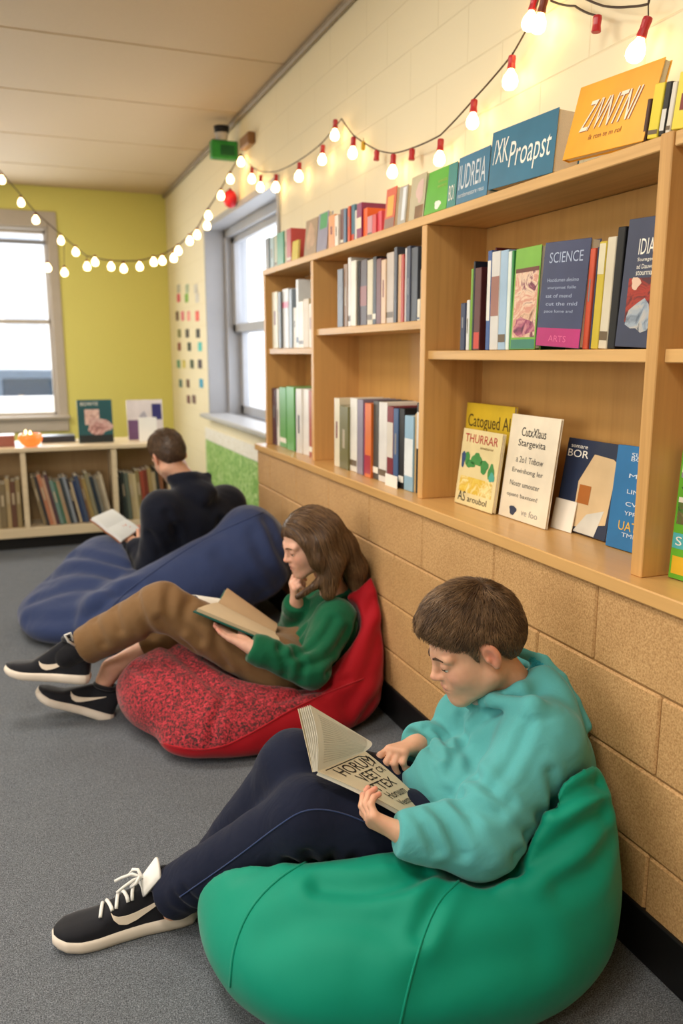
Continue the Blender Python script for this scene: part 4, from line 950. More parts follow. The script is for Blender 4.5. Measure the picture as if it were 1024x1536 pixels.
def hand_ops(w, d, n, side, curl, k=1., spread=.0, thumb=(.5, .5), fore=None, bends=None):
    """w wrist, d towards the fingers, n palm normal, side: +1 when the thumb lies along n x d, curl: 4 values (radians per knuckle)"""
    d = nrm(d); n = nrm(np.asarray(n)-d*(np.asarray(n) @ d)); l = np.cross(n, d)*side
    P = lambda a, b, c: np.asarray(w)+k*(d*a+l*b+n*c)
    o = [('+', Cone(P(-.05, 0, 0), P(.01, 0, 0), .026*k, .023*k, (n, 1.25)), .015)]
    for b0, b1 in ((.012, .024), (.004, .009), (-.004, -.007), (-.012, -.022)):
        o.append(('+', Cone(P(.012, b0, 0), P(.076-abs(b1-.004)*.25, b1, 0), .0135*k, .0105*k), .012))
    o.append(('+', Ell(P(.032, .018, .008), np.array((.024, .014, .012))*k, np.array([d, l, n])), .012))
    L = (.068, .077, .071, .055); tips = []
    for i, (b, ln) in enumerate(zip((.0255, .0085, -.0085, -.0245), L)):
        a = P(.074-abs(b-.004)*.28, b, 0); ang = 0; dirn = d+l*(spread*(1.5-i)/1.5); c = curl[i]
        cs = (c, c*1.1, c*.8) if np.isscalar(c) else c
        r = .0092-(.0008 if i == 3 else 0)
        for j, fr in enumerate((.45, .31, .24)):
            ang += cs[j]; v = nrm(dirn*math.cos(ang)+n*math.sin(ang)); q = a+v*ln*fr*k
            o.append(('+', Cone(a, q, (r-.0008*j)*k, (r-.0008*(j+1))*k), .0035)); a = q
        tips.append((a, v))
    t0 = P(.018, .026, .006); o1, o2 = thumb
    v1 = nrm(d*math.cos(.75-.4*o1)+l*math.sin(.75-.4*o1)+n*o2*.6); t1 = t0+v1*.036*k; v2 = nrm(v1+d*.25*o1+n*.25*o2-l*.15); t2 = t1+v2*.030*k; v3 = nrm(v2+n*.2*o2+d*.1); t3 = t2+v3*.022*k
    o += [('+', Cone(P(.008, .014, .004), t0, .013*k, .0125*k), .010), ('+', Cone(t0, t1, .0122*k, .0105*k), .005), ('+', Cone(t1, t2, .0102*k, .0092*k), .003), ('+', Cone(t2, t3, .0092*k, .0076*k), .003)]
    tips.append((t3, v3)); return o, tips
def skin_tint(V, h, base, tips=()):
    c = np.tile(np.array(srgb(base)[:3]), (len(V), 1)); q = h.loc(V)
    def push(m, col, a):
        nonlocal c
        m = (np.clip(m, 0, 1)*a)[:, None]; c = c*(1-m)+np.array(srgb(col)[:3])*m
    g = lambda f, l, u, s: np.exp(-(((q-np.array((f, l, u)))/np.array(s))**2).sum(1))
    for s in (1, -1):
        push(g(.075, s*.042, -.03, (.03, .022, .02)), 'd9937f', .4); push(g(-.01, s*.078, -.004, (.025, .012, .035)), 'd0705c', .6); push(g(.085, s*.031, .0, (.012, .016, .010)), 'b9806c', .35)
    push(g(.108, 0, -.03, (.015, .016, .012)), 'd98a78', .5)
    lip = np.maximum(g(.094, 0, -.0545, (.012, .020, .0055)), g(.092, 0, -.065, (.012, .018, .0062))); push(np.clip(lip*1.6-.25, 0, 1), 'c67f72', .7)
    push(np.exp(-((q[:, 2]+.0595)/.0018)**2)*np.exp(-(q[:, 1]/.02)**2)*(q[:, 0] > .08), '7a3c36', .8)
    for a, v in tips: push(np.exp(-(np.linalg.norm(V-a, axis=1)/.016)**2), 'd88474', .6)
    return c
def strands(roots, nrmls, comb, length, r0=.0007, lift=.32, seg=3, droop=.4, jit=.25, rs=0):
    rg = np.random.default_rng(rs); m = len(roots)
    c = comb+rg.normal(0, jit, comb.shape); c -= nrmls*(c*nrmls).sum(1)[:, None]; c /= np.maximum(np.linalg.norm(c, axis=1), 1e-9)[:, None]
    s = np.linspace(0, 1, seg+1); L = length*rg.uniform(.7, 1.15, m)
    side = np.cross(c, nrmls); V = np.empty((m, seg+1, 3, 3))
    for i, t in enumerate(s):
        p = roots+c*(L*t)[:, None]+nrmls*(L*(lift*t-droop*lift*t*t))[:, None]
        r = r0*(1-.85*t**1.5)
        V[:, i, 0] = p+side*r; V[:, i, 1] = p-side*r; V[:, i, 2] = p+nrmls*r*1.2
    V = V.reshape(-1, 3); base = (np.arange(m)*(seg+1)*3)[:, None]; F = []
    for i in range(seg):
        for k in range(3): F.append(base+np.array([i*3+k, i*3+(k+1) % 3, (i+1)*3+(k+1) % 3, (i+1)*3+k])[None])
    return V, np.stack(F, 1).reshape(-1, 4), np.repeat(np.arange(m), (seg+1)*3)
def tube_strands(paths, r0, rs=0):
    """paths: (m, k, 3)"""
    m, k, _ = paths.shape; T = np.gradient(paths, axis=1); T /= np.maximum(np.linalg.norm(T, axis=2), 1e-9)[..., None]
    ref = np.tile(vec(.3, 1, .2), (m, k, 1)); a = np.cross(T, ref); a /= np.maximum(np.linalg.norm(a, axis=2), 1e-9)[..., None]; b = np.cross(T, a)
    r = (r0*(1-.8*np.linspace(0, 1, k)**3))[None, :, None]; V = np.empty((m, k, 3, 3))
    for j in range(3):
        t = 2*math.pi*j/3; V[:, :, j] = paths+r*(a*math.cos(t)+b*math.sin(t))
    base = (np.arange(m)*k*3)[:, None]; F = [base+np.array([i*3+j, i*3+(j+1) % 3, (i+1)*3+(j+1) % 3, (i+1)*3+j])[None] for i in range(k-1) for j in range(3)]
    return V.reshape(-1, 3), np.stack(F, 1).reshape(-1, 4), np.repeat(np.arange(m), k*3)
def sample_surface(V, Q, n, rs=0):
    rg = np.random.default_rng(rs); ar = np.linalg.norm(np.cross(V[Q[:, 2]]-V[Q[:, 0]], V[Q[:, 3]]-V[Q[:, 1]]), axis=1)
    i = rg.choice(len(Q), n, p=ar/ar.sum()); a, b = rg.random((2, n, 1)); q = Q[i]
    P = (V[q[:, 0]]*(1-a)+V[q[:, 1]]*a)*(1-b)+(V[q[:, 3]]*(1-a)+V[q[:, 2]]*a)*b
    N = normals(V, Q); return P, (N[q[:, 0]]+N[q[:, 2]])/np.maximum(np.linalg.norm(N[q[:, 0]]+N[q[:, 2]], axis=1), 1e-9)[:, None]
def short_hair(h, root, col, hi, n=17000, thick_=.016, top=.012, rs=1):
    """cap following the skull inside a hairline, plus combed strands"""
    fx = np.array([-.12, -.085, -.05, -.026, -.018, .006, .016, .022, .034, .055, .075, .09, .12]); hz = np.array([-.062, -.060, -.050, -.012, .022, .030, -.014, -.012, .026, .034, .052, .062, .07])
    def region(X, Y, Z):
        d = [X-f32(h.c[0]), Y-f32(h.c[1]), Z-f32(h.c[2])]
        q = [sum(d[a]*f32(h.R[i, a]) for a in range(3))/f32(h.s) for i in range(3)]
        hl = np.interp(q[0], fx, hz).astype(f32); hl = hl+f32(.010)*np.exp(-(q[1]/f32(.03))**2)*(q[0] > .06)
        return (hl-q[2])*f32(.75*h.s)
    g = Grid(h.c-.145*h.s, h.c+.15*h.s, .003*h.s)
    t = thick_
    ops = [('+', h.ell((-.013, 0, .035), (.094+t*.7, .073+t*.32, .080+t)), 0), ('+', h.ell((.012, 0, .074), (.076+t*.5, .060+t*.4, .046+top)), .03), ('+', h.ell((-.055, 0, .01), (.052+t*.5, .058+t*.5, .075)), .03)]
    run(g, ops); g.D = -smin(-g.D, -region(*g.pts((slice(None),)*3)).astype(f32), .008)
    V, Q = nets(g, 2); N = normals(V, Q); q = h.loc(V)
    V = V+N*(noise3(q*np.array((38, 60, 38))+5)*.0022)[:, None]
    P, PN = sample_surface(V, Q, n, rs); q = h.loc(P); w = np.array((-.062, .012, .118)); c = q-w
    c = c/np.linalg.norm(c, axis=1)[:, None]; c[:, 2] -= .25*(q[:, 2] < .06); sw = np.cross(np.tile((0, 0, 1.), (n, 1)), c)*.25*np.exp(-((q-w)**2).sum(1)/.002)[:, None]
    c = (c+sw) @ h.R; nz = noise3(q*55+9)
    ln = np.interp(q[:, 2], [-.06, .0, .05, .11], [.007, .010, .016, .024])*h.s
    ok = PN @ h.U > -.75
    P, PN, c, ln, nz = P[ok], PN[ok], c[ok]+np.outer(nz, h.L)[ok]*.25, ln[ok], nz[ok]
    SV, SQ, sid = strands(P-PN*.001, PN, c, ln, .0007*h.s, .36, 3, .7, .16, rs)
    A, B = np.array(srgb(col)[:3]), np.array(srgb(hi)[:3]); rg = np.random.default_rng(rs); mixv = np.clip(.35+.35*nz+rg.normal(0, .22, len(nz)), 0, 1)
    colr = np.vstack([np.tile(A*.8, (len(V), 1)), (A+(B-A)*mixv[:, None])[sid]])
    VV = np.vstack([V, SV]); QQ = np.vstack([Q, SQ+len(V)])
    return obj('hair', (VV, QQ), M_HAIR, root, smooth=True, color=colr)
def face_bits(h, bvh, root, browcol):
    mb = plain('brow_'+browcol, browcol, .7)
    for s in (1, -1):
        pth = drape(bvh, [h.p(.10, s*.014, .0165), h.p(.10, s*.028, .021), h.p(.09, s*.046, .0165)], .0006, 10)
        obj('eyebrow', tube(pth, np.interp(np.linspace(0, 1, 10), [0, .3, 1], [.0026, .0034, .0012])*h.s, 6), mb, root, smooth=True)
        e = h.p(.0744, s*.031, -.0022); E = lathe([(.0131*math.sin(a)*h.s, -.0131*math.cos(a)*h.s) for a in np.linspace(.02, math.pi-.02, 12)], 18, e, h.F)
        eo = obj('eye', E, M_EYE, root, smooth=True); d = nrm(h.F*.86-h.U*.5)
        obj('iris', lathe([(.0066*h.s*math.cos(a), (.0116+.0018*math.sin(a))*h.s) for a in np.linspace(0, 1.5, 6)], 16, e, d), M_IRIS, eo, smooth=True)
        pth = drape(bvh, [h.p(.092, s*.0190, -.0055), h.p(.096, s*.026, -.0082), h.p(.095, s*.034, -.0088), h.p(.088, s*.0450, -.0045)], .0004, 10)
        obj('eyelash', tube(pth, .0011*h.s, 5), M_LASH, root, smooth=True)
def limb_dir(a, b): return nrm(np.asarray(b)-np.asarray(a))
# ---- clothing
def torso_ops(P, C, N, SL, SR, r=.118, rs=.082, belly=None, nr=None):
    nr = nr or ((.085, .066) if r > .1 else (.055, .046))
    lat = nrm(SL-SR); mid = (SL+SR)/2
    o = []
    for s in (1, -1): o.append(('+', Cone(P+lat*s*.062, C+lat*s*.072, r*1.02, r*.92), .07))
    for s, S in ((1, SL), (-1, SR)): o.append(('+', Cone(C+lat*s*.07, S, r*.86, rs), .07))
    o.append(('+', Cone(mid, N, *nr), .05))
    if belly is not None: o.append(('+', Ell(belly[0], belly[1]), .06))
    return o
def arm_ops(S, E, W, r=(.074, .062, .058, .044), cuff=True):
    o = [('+', Cone(S, E, r[0], r[1]), .04), ('+', Cone(E, W, r[2], r[3]), .025)]
    if cuff:
        d = limb_dir(E, W); o += [('+', Cone(W-d*.035, W-d*.030, r[3]+.007, r[3]+.004), .014)]
    return o
def leg_ops(hip, knee, ank, r=(.098, .076, .072, .056), k=.05):
    d = limb_dir(knee, ank); return [('+', Cone(hip, knee, r[0], r[1]), k), ('+', Cone(knee, ank, r[2], r[3]), .03)]
def cloth(name, ops, lo, hi, h, mat, root, fl=(), sm=2, amp=.003, freq=9, fine=(), seed=0, post=None, cut=None):
    g = Grid(lo, hi, h, fine); run(g, ops)
    if cut: run(g, cut)
    V, Q = nets(g, sm); N = normals(V, Q)
    if fl: V = folds(V, N, fl)
    V = V+N*(amp*noise3(V*freq+seed)+amp*.45*noise3(V*freq*2.3+seed+7))[:, None]
    if post: V = relax(post(V, N), Q, .5)
    return obj(name, (V, Q), mat, root, smooth=True), V, Q
def stuffed(name, ops, lo, hi, h, mats, root, sitters, fl=None, gap=.013, fmat=None, amp=.004, freq=5, kfloor=.06, seed=0, sm=3, zf=.003):
    """bean bag: soft union, flattened on the floor, dented by whoever sits in it"""
    g = Grid(lo, hi, h); run(g, ops)
    Z = g.ax[2][None, None, :]; g.D = -smin(-g.D, (Z-f32(zf))+0*g.D, kfloor)
    W = (f32(XL-.012)-g.ax[0])[:, None, None]; g.D = -smin(-g.D, W+0*g.D, .03)
    s = Grid(lo, hi, h); run(s, sitters); g.D = -smin(-g.D, s.D-f32(gap), .018)
    V, Q = nets(g, sm); 
    def clean(V):
        V[:, 2] = np.maximum(V[:, 2], zf*.5); V[:, 0] = np.minimum(V[:, 0], XL-.010); return V
    N = normals(V, Q)
    if fl:
        b = bvh_of(V, Q); V = folds(V, N, fl(b)); N = normals(V, Q)
    V = V+N*(amp*noise3(V*freq+seed)+amp*.4*noise3(V*freq*2.7+seed+3))[:, None]
    G3 = np.gradient(s.D, h)
    for _ in range(4):        # keep clear of the sitter
        ij = np.clip(((V-np.array([x[0] for x in s.ax]))/h), 0, np.array(s.D.shape)-1.001); i0 = ij.astype(int); t = ij-i0; d = 0; gr = 0
        for a in (0, 1):
            for b in (0, 1):
                for c in (0, 1):
                    w = (t[:, 0] if a else 1-t[:, 0])*(t[:, 1] if b else 1-t[:, 1])*(t[:, 2] if c else 1-t[:, 2]); ix = (i0[:, 0]+a, i0[:, 1]+b, i0[:, 2]+c)
                    d = d+w*s.D[ix]; gr = gr+w[:, None]*np.stack([q[ix] for q in G3], 1)
        gr /= np.maximum(np.linalg.norm(gr, axis=1), 1e-6)[:, None]; V = V+gr*np.maximum(gap*.8-d, 0)[:, None]
    V = clean(V)
    return V, Q
# ---- shoe
def shoe(root, heel, toe, up=(0, 0, 1), L=None, side=1, hi=.0, mats=None, emblem=True, laces=True, tongue=True, w=.048, flip_emblem=1):
    heel, toe = np.asarray(heel, float), np.asarray(toe, float); L = L or np.linalg.norm(toe-heel)
    f = nrm(toe-heel); u = nrm(np.asarray(up)-f*(np.asarray(up) @ f)); l = np.cross(u, f)
    P = lambda a, b, c: heel+f*a*L+l*b+u*c
    mU, mS, mL, mE = mats
    ts = np.array([0, .03, .1, .22, .38, .55, .7, .82, .92, .975, 1.0]); wd = np.array([.42, .66, .74, .72, .68, .80, .98, 1.0, .84, .52, .22])*w
    sk = np.array([0, 0, 0, 0, .0, .002, .005, .006, .005, .003, .001])*side*-1
    def ring(z, gro=0., lift=None): return
    n = 44
    tt = np.linspace(0, 1, n)
    tt = .5-.5*np.cos(np.pi*tt)
    W = np.interp(tt, ts, wd); K = np.interp(tt, ts, sk)
    def outline(gro): return [(tt[i], W[i]+gro, K[i], 1) for i in range(n)]+[(tt[i], W[i]+gro, K[i], -1) for i in range(n-1, -1, -1)]
    spring = lambda t: .014*max(0, (t-.72)/.28)**2
    V, F = [], []; prof = ((-.006, .0), (.001, .003), (.004, .012), (.004, .022), (.001, .030), (-.004, .031)); m = 2*n
    for g, z in prof:
        for t, ww, kk, s in outline(g):
            te = t+(g/L)*(1 if t > .5 else -1)*(abs(t-.5)*2)**3; hz = z*(1.15-.25*t)
            V.append(P(te, s*ww+kk, hz+spring(t)))
    for i in range(len(prof)-1):
        for j in range(m): F.append((i*m+j, i*m+(j+1) % m, (i+1)*m+(j+1) % m, (i+1)*m+j))
    F += [tuple(range(m))[::-1], tuple((len(prof)-1)*m+j for j in range(m))]
    if side < 0 or True:
        pass
    obj('sole', (np.array(V), F), mS, root, smooth=True)
    # upper
    ht = np.array([.085, .092, .098, .100, .098, .080, .062, .054, .046, .038, .034])+hi*np.array([1, 1, 1, 1, .8, .3, 0, 0, 0, 0, 0])
    Ht = np.interp(tt, ts, ht); NA = 18; V, F = [], []
    for i in range(n):
        for j in range(NA+1):
            a = math.pi*j/NA; x = math.cos(a); z = math.sin(a)
            e = .62 if tt[i] > .5 else .5
            bx = np.sign(x)*abs(x)**e; bz = z**.75
            taper = 1-.30*bz*(1-min(1, max(0, (tt[i]-.45)/.4)))
            V.append(P(tt[i], (W[i]-.001)*bx*taper+K[i], .026+spring(tt[i])+(Ht[i]-.026)*bz))
    for i in range(n-1):
        for j in range(NA): q = (i*(NA+1)+j, i*(NA+1)+j+1, (i+1)*(NA+1)+j+1, (i+1)*(NA+1)+j); F.append(q[::-1])
    F += [tuple(range(NA+1)), tuple((n-1)*(NA+1)+j for j in range(NA+1))[::-1]]
    V = np.array(V); upo = obj('upper', (V, F), mU, root, smooth=True)
    b = bvh_of(V, [list(q) for q in F])
    obj('collar', tube([P(.10+.13*(1-math.cos(a)), .037*math.sin(a)*(.9), .100+hi+.004*math.cos(a)) for a in np.linspace(0, 2*math.pi, 25)], .008, 8, False), mU, upo, smooth=True)
    def on(t, s, z):   # point on the side of the upper
        o = Vector(P(t, s*.15, z)); q, nn, _, _ = b.ray_cast(o, Vector(-l*s)); return None if q is None else np.array(q)+l*s*.0012
    if emblem:
        # curved tapering tick along the side, head low at the front
        c = [(.17, .090, .001), (.26, .077, .0035), (.35, .065, .0062), (.43, .056, .0085), (.50, .052, .0095), (.555, .055, .0078), (.59, .063, .0042), (.605, .071, .0008)]
        m2 = 30; ct = np.linspace(0, 1, len(c)); xs = np.linspace(0, 1, m2); C3 = np.array([[np.interp(x, ct, [q[k] for q in c]) for k in range(3)] for x in xs])
        top, bot = [], []
        for x, z, hw in C3:
            q1, q2 = on(x, flip_emblem, z+hw), on(x, flip_emblem, z-hw)
            if q1 is not None and q2 is not None: top.append(q1); bot.append(q2)
        if len(top) > 4:
            VV = np.array(top+bot); k = len(top); FF = [(i, i+1, k+i+1, k+i) for i in range(k-1)]
            obj('side_emblem', thick(VV, FF, .0012, l*flip_emblem), mE, upo)
    if tongue:
        V, F = patch(lambda a, bb: P(.36-.12*bb, (a-.5)*.062*(1+.2*bb), .106+hi+.042*bb-(a-.5)**2*.09), 8, 6); obj('tongue', thick(V, F, .006, f), mL, upo, smooth=True)
    if laces:
        for i in range(6):
            t = .38+.057*i; q = []
            for s in np.linspace(-1, 1, 9):
                o = Vector(P(t+.014*s*(1 if i % 2 else -1), s*.021, .3)); h_, nn, _, _ = b.ray_cast(o, Vector(-u))
                if h_ is not None: q.append(np.array(h_)+u*.004)
            if len(q) > 3: obj('lace', tube(q, .0042, 7), mL, upo, smooth=True)
        c0 = P(.37, 0, .112+hi)
        for s in (1, -1):
            obj('lace_bow', tube([c0, c0+l*s*.014+u*.012+f*.006, c0+l*s*.028+u*.006+f*.016, c0+l*s*.024-u*.002+f*.026, c0+l*s*.008+u*.002+f*.010], .0038, 7), mL, upo, smooth=True)
            obj('lace_end', tube([c0, c0+l*s*.012+f*.02+u*.006, c0+l*s*.018+f*.042-u*.002, c0+l*s*.022+f*.058-u*.010], .0034, 7), mL, upo, smooth=True)
    return upo
# ------------------------------------------------------------------ the three readers and their bean bags
J = ony
def midp(a, b, t=.5): return np.asarray(a)*(1-t)+np.asarray(b)*t
FAB_TEAL = fabric('turquoise_fleece', '57a7a9', rough=.95, weave=1400, wr=.25, wrs=11, sheen=.15, var=.10)
FAB_LINING = fabric('hood_lining', '2f9fb0', rough=.95, weave=500, wr=.3, sheen=.4, var=.3)
FAB_NAVYP = fabric('navy_trouser', '161c31', rough=.85, weave=1500, wr=.35, wrs=9, sheen=.08)
FAB_GREEN = fabric('forest_green_knit', '0f5a3c', rough=.9, weave=1300, wr=.3, wrs=9, sheen=.3)
FAB_BROWN = fabric('brown_twill', '7a5c3c', rough=.8, weave=1400, wr=.3, wrs=8, sheen=.25)
FAB_BLACK = fabric('black_navy_fleece', '141826', rough=.9, weave=1300, wr=.25, wrs=9, sheen=.2)
BAG_GREEN = fabric('green_bag', '008a70', rough=.55, weave=1800, wr=.12, wrs=5, sheen=.15, var=.05)
BAG_NAVY = fabric('navy_bag', '2f3c62', rough=.8, weave=1500, wr=.3, wrs=7, sheen=.25, var=.08)
BAG_RED = fabric('red_bag', 'a8101f', rough=.75, weave=1500, wr=.2, wrs=6, sheen=.25, var=.08)
def red_print():
    k = NB('red_print'); v = k.coord(); n = k.n('TexNoise', Scale=120.0, Detail=2.5, Roughness=.7, Distortion=.8); k.l(v, n.inputs['Vector'])
    k.l(k.ramp(n.outputs['Fac'], [(.40, srgb('30070c')), (.49, srgb('7c101b')), (.56, srgb('b01d2d')), (.70, srgb('cc3a4a'))]), k.b.inputs['Base Color'])
    k.b.inputs['Roughness'].default_value = .8; k.b.inputs['Sheen Weight'].default_value = .2
    w = k.n('TexNoise', Scale=7.0, Detail=3.0); k.l(v, w.inputs['Vector']); k.bump(w.outputs['Fac'], .25, .02); return k.m
RED_PRINT = red_print()
SHOE_BLK = fabric('shoe_black', '17181f', rough=.7, weave=1500, wr=.1, var=.15); SOLE = plain('shoe_sole', 'e2d6c8', .5); LACE = plain('shoe_lace', 'e9e8e4', .8); EMB = plain('shoe_emblem', 'e6d8c6', .45)
LIN = plain('shoe_lining', '6a6058', .8)
SHOE = (SHOE_BLK, SOLE, LACE, EMB)
def ell_bag(c, r): return ('+', Ell(c, r), .12)

# ================================================================== boy in the turquoise hoodie on the green bag
def reader_turquoise():
    P, C, N = J(742, 1228, 1.47), J(782, 1138, 1.48), J(778, 1046, 1.49)
    SL, SR = J(812, 1112, 1.34), J(708, 1082, 1.63)
    EL, WL = J(718, 1258, 1.265), J(614, 1252, 1.295)
    ER, WR = J(700, 1120, 1.70), J(625, 1118, 1.60)
    HL, HR = J(722, 1262, 1.40), J(716, 1228, 1.57)
    KL, AL = J(457, 1222, 1.47), J(262, 1338, 1.69)
    KR, AR = J(437, 1148, 1.61), J(318, 1300, 1.80)
    fwd = nrm(vec(-.985, .17, 0)); ear = J(738, 984, 1.425)
    h = Head((0, 0, 0), fwd, 24, 0, 1.07); h.c = ear-h.s*(.076*h.L-.010*h.F-.004*h.U)
    root = thing('person', 'boy with short brown hair in a turquoise hoodie reading on the green bean bag', 'person', (P[0], P[1], 0))
    # body
    ops = torso_ops(P, C, N, SL, SR, .085, .05)
    ops += arm_ops(SL, EL, WL, (.050, .042, .040, .026), False)+arm_ops(SR, ER, WR, (.050, .042, .040, .026), False)
    ops += [('+', Cone(HL, HR, .08, .08), .05)]+leg_ops(HL, KL, AL, (.072, .055, .052, .034))+leg_ops(HR, KR, AR, (.072, .055, .052, .034))
    fl = nrm(vec(-1, .03, 0)); heelL, toeL = vec(.300, 1.712, .0), vec(-.010, 1.716, .0)
    ops += [('+', Cone(AL, AL+vec(-.01, .012, -.06), .034, .028), .02)]
    ops += [('+', Cone(AR, AR+vec(.0, 0, -.05), .034, .036), .02)]
    ops += head_ops(h, N+vec(.005, 0, -.01), .056)
    dL = limb_dir(EL, WL); hl, tl = hand_ops(WL+dL*.012, limb_dir(WL, J(556, 1224, 1.345)), vec(.15, .75, .62), -1, (.5, .6, .7, .75), .95, .1, (.5, .15))
    dR = limb_dir(ER, WR); hr, tr = hand_ops(WR+dR*.0, limb_dir(WR, J(560, 1136, 1.545)), vec(-.15, -.25, -.95), 1, (.35, .75, .9, 1.0), 1.0, .1, (.8, .6))
    ops += hl+hr
    lo = np.minimum.reduce([J(80, 1440, 1.6), WL-.2, P-.25]); lo[2] = .012; hi = np.array([1.165, 1.92, h.c[2]+.2])
    box = lambda c, r: (np.asarray(c)-r, np.asarray(c)+r, .0024)
    g = Grid((.02, 1.12, .015), hi, .007, [box(h.c, .15), box(WL-vec(.04, -.02, -.02), .10), box(WR+vec(-.05, -.02, 0), .09)])
    run(g, ops); V, Q = nets(g, 1); b = bvh_of(V, Q)
    obj('body', (V, Q), M_SKIN, root, smooth=True, color=skin_tint(V, h, 'dcab8e', tl+tr))
    face_bits(h, b, root, '4a3324'); short_hair(h, root, '4a3626', '9a7a58', rs=2, thick_=.016, top=.018)
    # trousers
    k1 = limb_dir(HL, KL); k2 = limb_dir(KL, AL)
    tro = [('+', Cone(HL, HR, .108, .108), .05), ('+', Cone(P, P+vec(.03, 0, .05), .12, .12), .05)]+leg_ops(HL, KL, AL, (.092, .074, .070, .060))+leg_ops(HR, KR, AR, (.092, .074, .070, .058))
    tro += [('-', Cyl(AL+k2*.016, k2, .12, .11), .004), ('-', Cyl(AR+limb_dir(KR, AR)*.02, limb_dir(KR, AR), .12, .085), .004)]
    def tf(V, N):
        fl = []
        for kk, hh, aa, sd in ((KL, HL, AL, 1), (KR, HR, AR, 1)):
            back = nrm(np.cross(limb_dir(hh, kk), vec(0, 1, 0)));
            for t in (.03, .075, .12):
                c0 = kk+limb_dir(kk, hh)*t-vec(0, 0, .05); fl.append(([c0+vec(0, -.09, .01), c0+vec(.01, -.05, -.03), c0+vec(.02, .06, -.02)], .012, .007))
            for t in (.05, .10): 
                c0 = kk+limb_dir(kk, aa)*t-vec(-.03, 0, .03); fl.append(([c0+vec(-.02, -.09, .02), c0+vec(.02, -.04, -.03)], .012, .006))
            for t in (.03, .065): 
                c0 = aa-limb_dir(kk, aa)*t; fl.append(([c0+vec(-.05, -.06, .04), c0+vec(0, -.075, -.01), c0+vec(.05, -.04, -.05)], .010, .005))
        return folds(V, N, fl)
    t_o, TV, TQ = cloth('trousers', tro, (.1, 1.1, .012), (1.165, 1.95, .62), .0055, FAB_NAVYP, root, post=tf, amp=.003, freq=11)
    bt = bvh_of(TV, TQ)
    for i, px in enumerate((((640, 1272), (560, 1238), (505, 1216), (458, 1213), (420, 1236), (350, 1290), (270, 1345)),)):
        pth = cast_path(bt, px, 60, .0012)
        if len(pth) > 5: obj('side_seam', tube(pth, .0016, 5), fabric('seam_blue', '30406a', var=.05), t_o, smooth=True)
    # hoodie
    hd = torso_ops(P+vec(.0, 0, .03), C, N+vec(.0, 0, -.03), SL, SR, .122, .083, (J(668, 1178, 1.47), (.085, .14, .085)))
    hd += arm_ops(SL, EL, WL, (.082, .074, .072, .050))+arm_ops(SR, ER, WR, (.080, .070, .066, .050))
    neckc = N+vec(-.012, 0, .0)
    rim = [J(702, 1046, 1.54), J(734, 1048, 1.47), J(783, 1034, 1.42), J(812, 1016, 1.45), J(806, 992, 1.53), J(775, 995, 1.59), J(725, 1020, 1.60), J(702, 1046, 1.54)]
    for a, bb in zip(rim[:-1], rim[1:]): hd.append(('+', Cone(a, bb, .015, .015), .025))
    # hood hanging behind the neck
    hc = J(820, 1058, 1.43); hx = nrm(vec(.35, -.25, -.9)); 
    hood_out = Ell(hc, (.050, .095, .080))
    hd += [('+', hood_out, .035), ('+', Cone(J(738, 1050, 1.44), J(800, 1060, 1.33), .014, .020), .02), ('+', Cone(J(800, 1060, 1.33), J(850, 1098, 1.315), .020, .022), .02)]
    hrim = [J(782, 979, 1.53), J(815, 992, 1.49), J(840, 1018, 1.45), J(860, 1052, 1.41), J(880, 1090, 1.375)]; hgr = [J(796, 994, 1.49), J(822, 1016, 1.44), J(845, 1045, 1.40), J(864, 1080, 1.365)]
    for a, bb in zip(hrim[:-1], hrim[1:]): hd.append(('+', Cone(a, bb, .013, .013), .012))
    hood_in = [Cone(a, bb, .014, .017) for a, bb in zip(hgr[:-1], hgr[1:])]
    hd += [('-', q_, .006) for q_ in hood_in]+[('-', Cone(N+vec(-.01, 0, .0), h.p(-.022, 0, -.04), .050, .056), .01), ('-', Cone(h.p(-.01, 0, -.06), h.p(0, 0, .03), .050, .078), .01)]
    hd += [('-', Cyl(WL+dL*.028, dL, .12, .075), .004), ('-', Cyl(WR-dR*.004, dR, .10, .058), .004)]
    elb = EL
    def hf(V, N):
        fl = []
        up_ = limb_dir(EL, SL)
        for t, w, dpt in ((.05, .014, .010), (.095, .014, .009), (.14, .014, .006)):      # creases at the bend of the near elbow
            c0 = EL+up_*t+vec(-.06, -.02, 0); fl.append(([c0+vec(-.03, .03, .02), c0+vec(.0, -.03, .0), c0+vec(.06, -.06, -.03)], w, dpt))
        for t in (.05, .10, .15):
            c0 = EL+dL*t; fl.append(([c0+vec(-.0, .0, .07), c0+vec(.012, -.04, .05), c0+vec(.03, -.07, .0)], .011, .006))
        for px in (((640, 1120), (655, 1180), (700, 1215), (745, 1222)), ((690, 1075), (700, 1140), (735, 1190), (760, 1205)), ((790, 1090), (770, 1140), (740, 1180)), ((745, 1062), (690, 1110), (672, 1160)), ((825, 1160), (832, 1200), (800, 1250))):
            pth = cast_path(bvh0, px, 14, 0)
            if len(pth) > 3: fl.append((pth, .013, .006))
        for px in (((615, 1100), (640, 1110), (660, 1140)), ((640, 1092), (662, 1100), (672, 1120))):
            pth = cast_path(bvh0, px, 8, 0)
            if len(pth) > 3: fl.append((pth, .009, .006))
        return folds(V, N, fl)
    g0 = Grid((.5, 1.08, .05), (1.165, 1.9, .75), .009); run(g0, hd); V0, Q0 = nets(g0, 1); bvh0 = bvh_of(V0, Q0)
    ho, HV, HQ = cloth('hoodie', hd, (.5, 1.08, .05), (1.168, 1.92, .78), .0045, FAB_TEAL, root, post=hf, amp=.0028, freq=12, seed=4)
    # lining inside the hood: faces on the inner shell
    ins = np.min([q_(HV[:, 0], HV[:, 1], HV[:, 2]) for q_ in hood_in], axis=0) < .005; fm = ins[HQ].all(1)
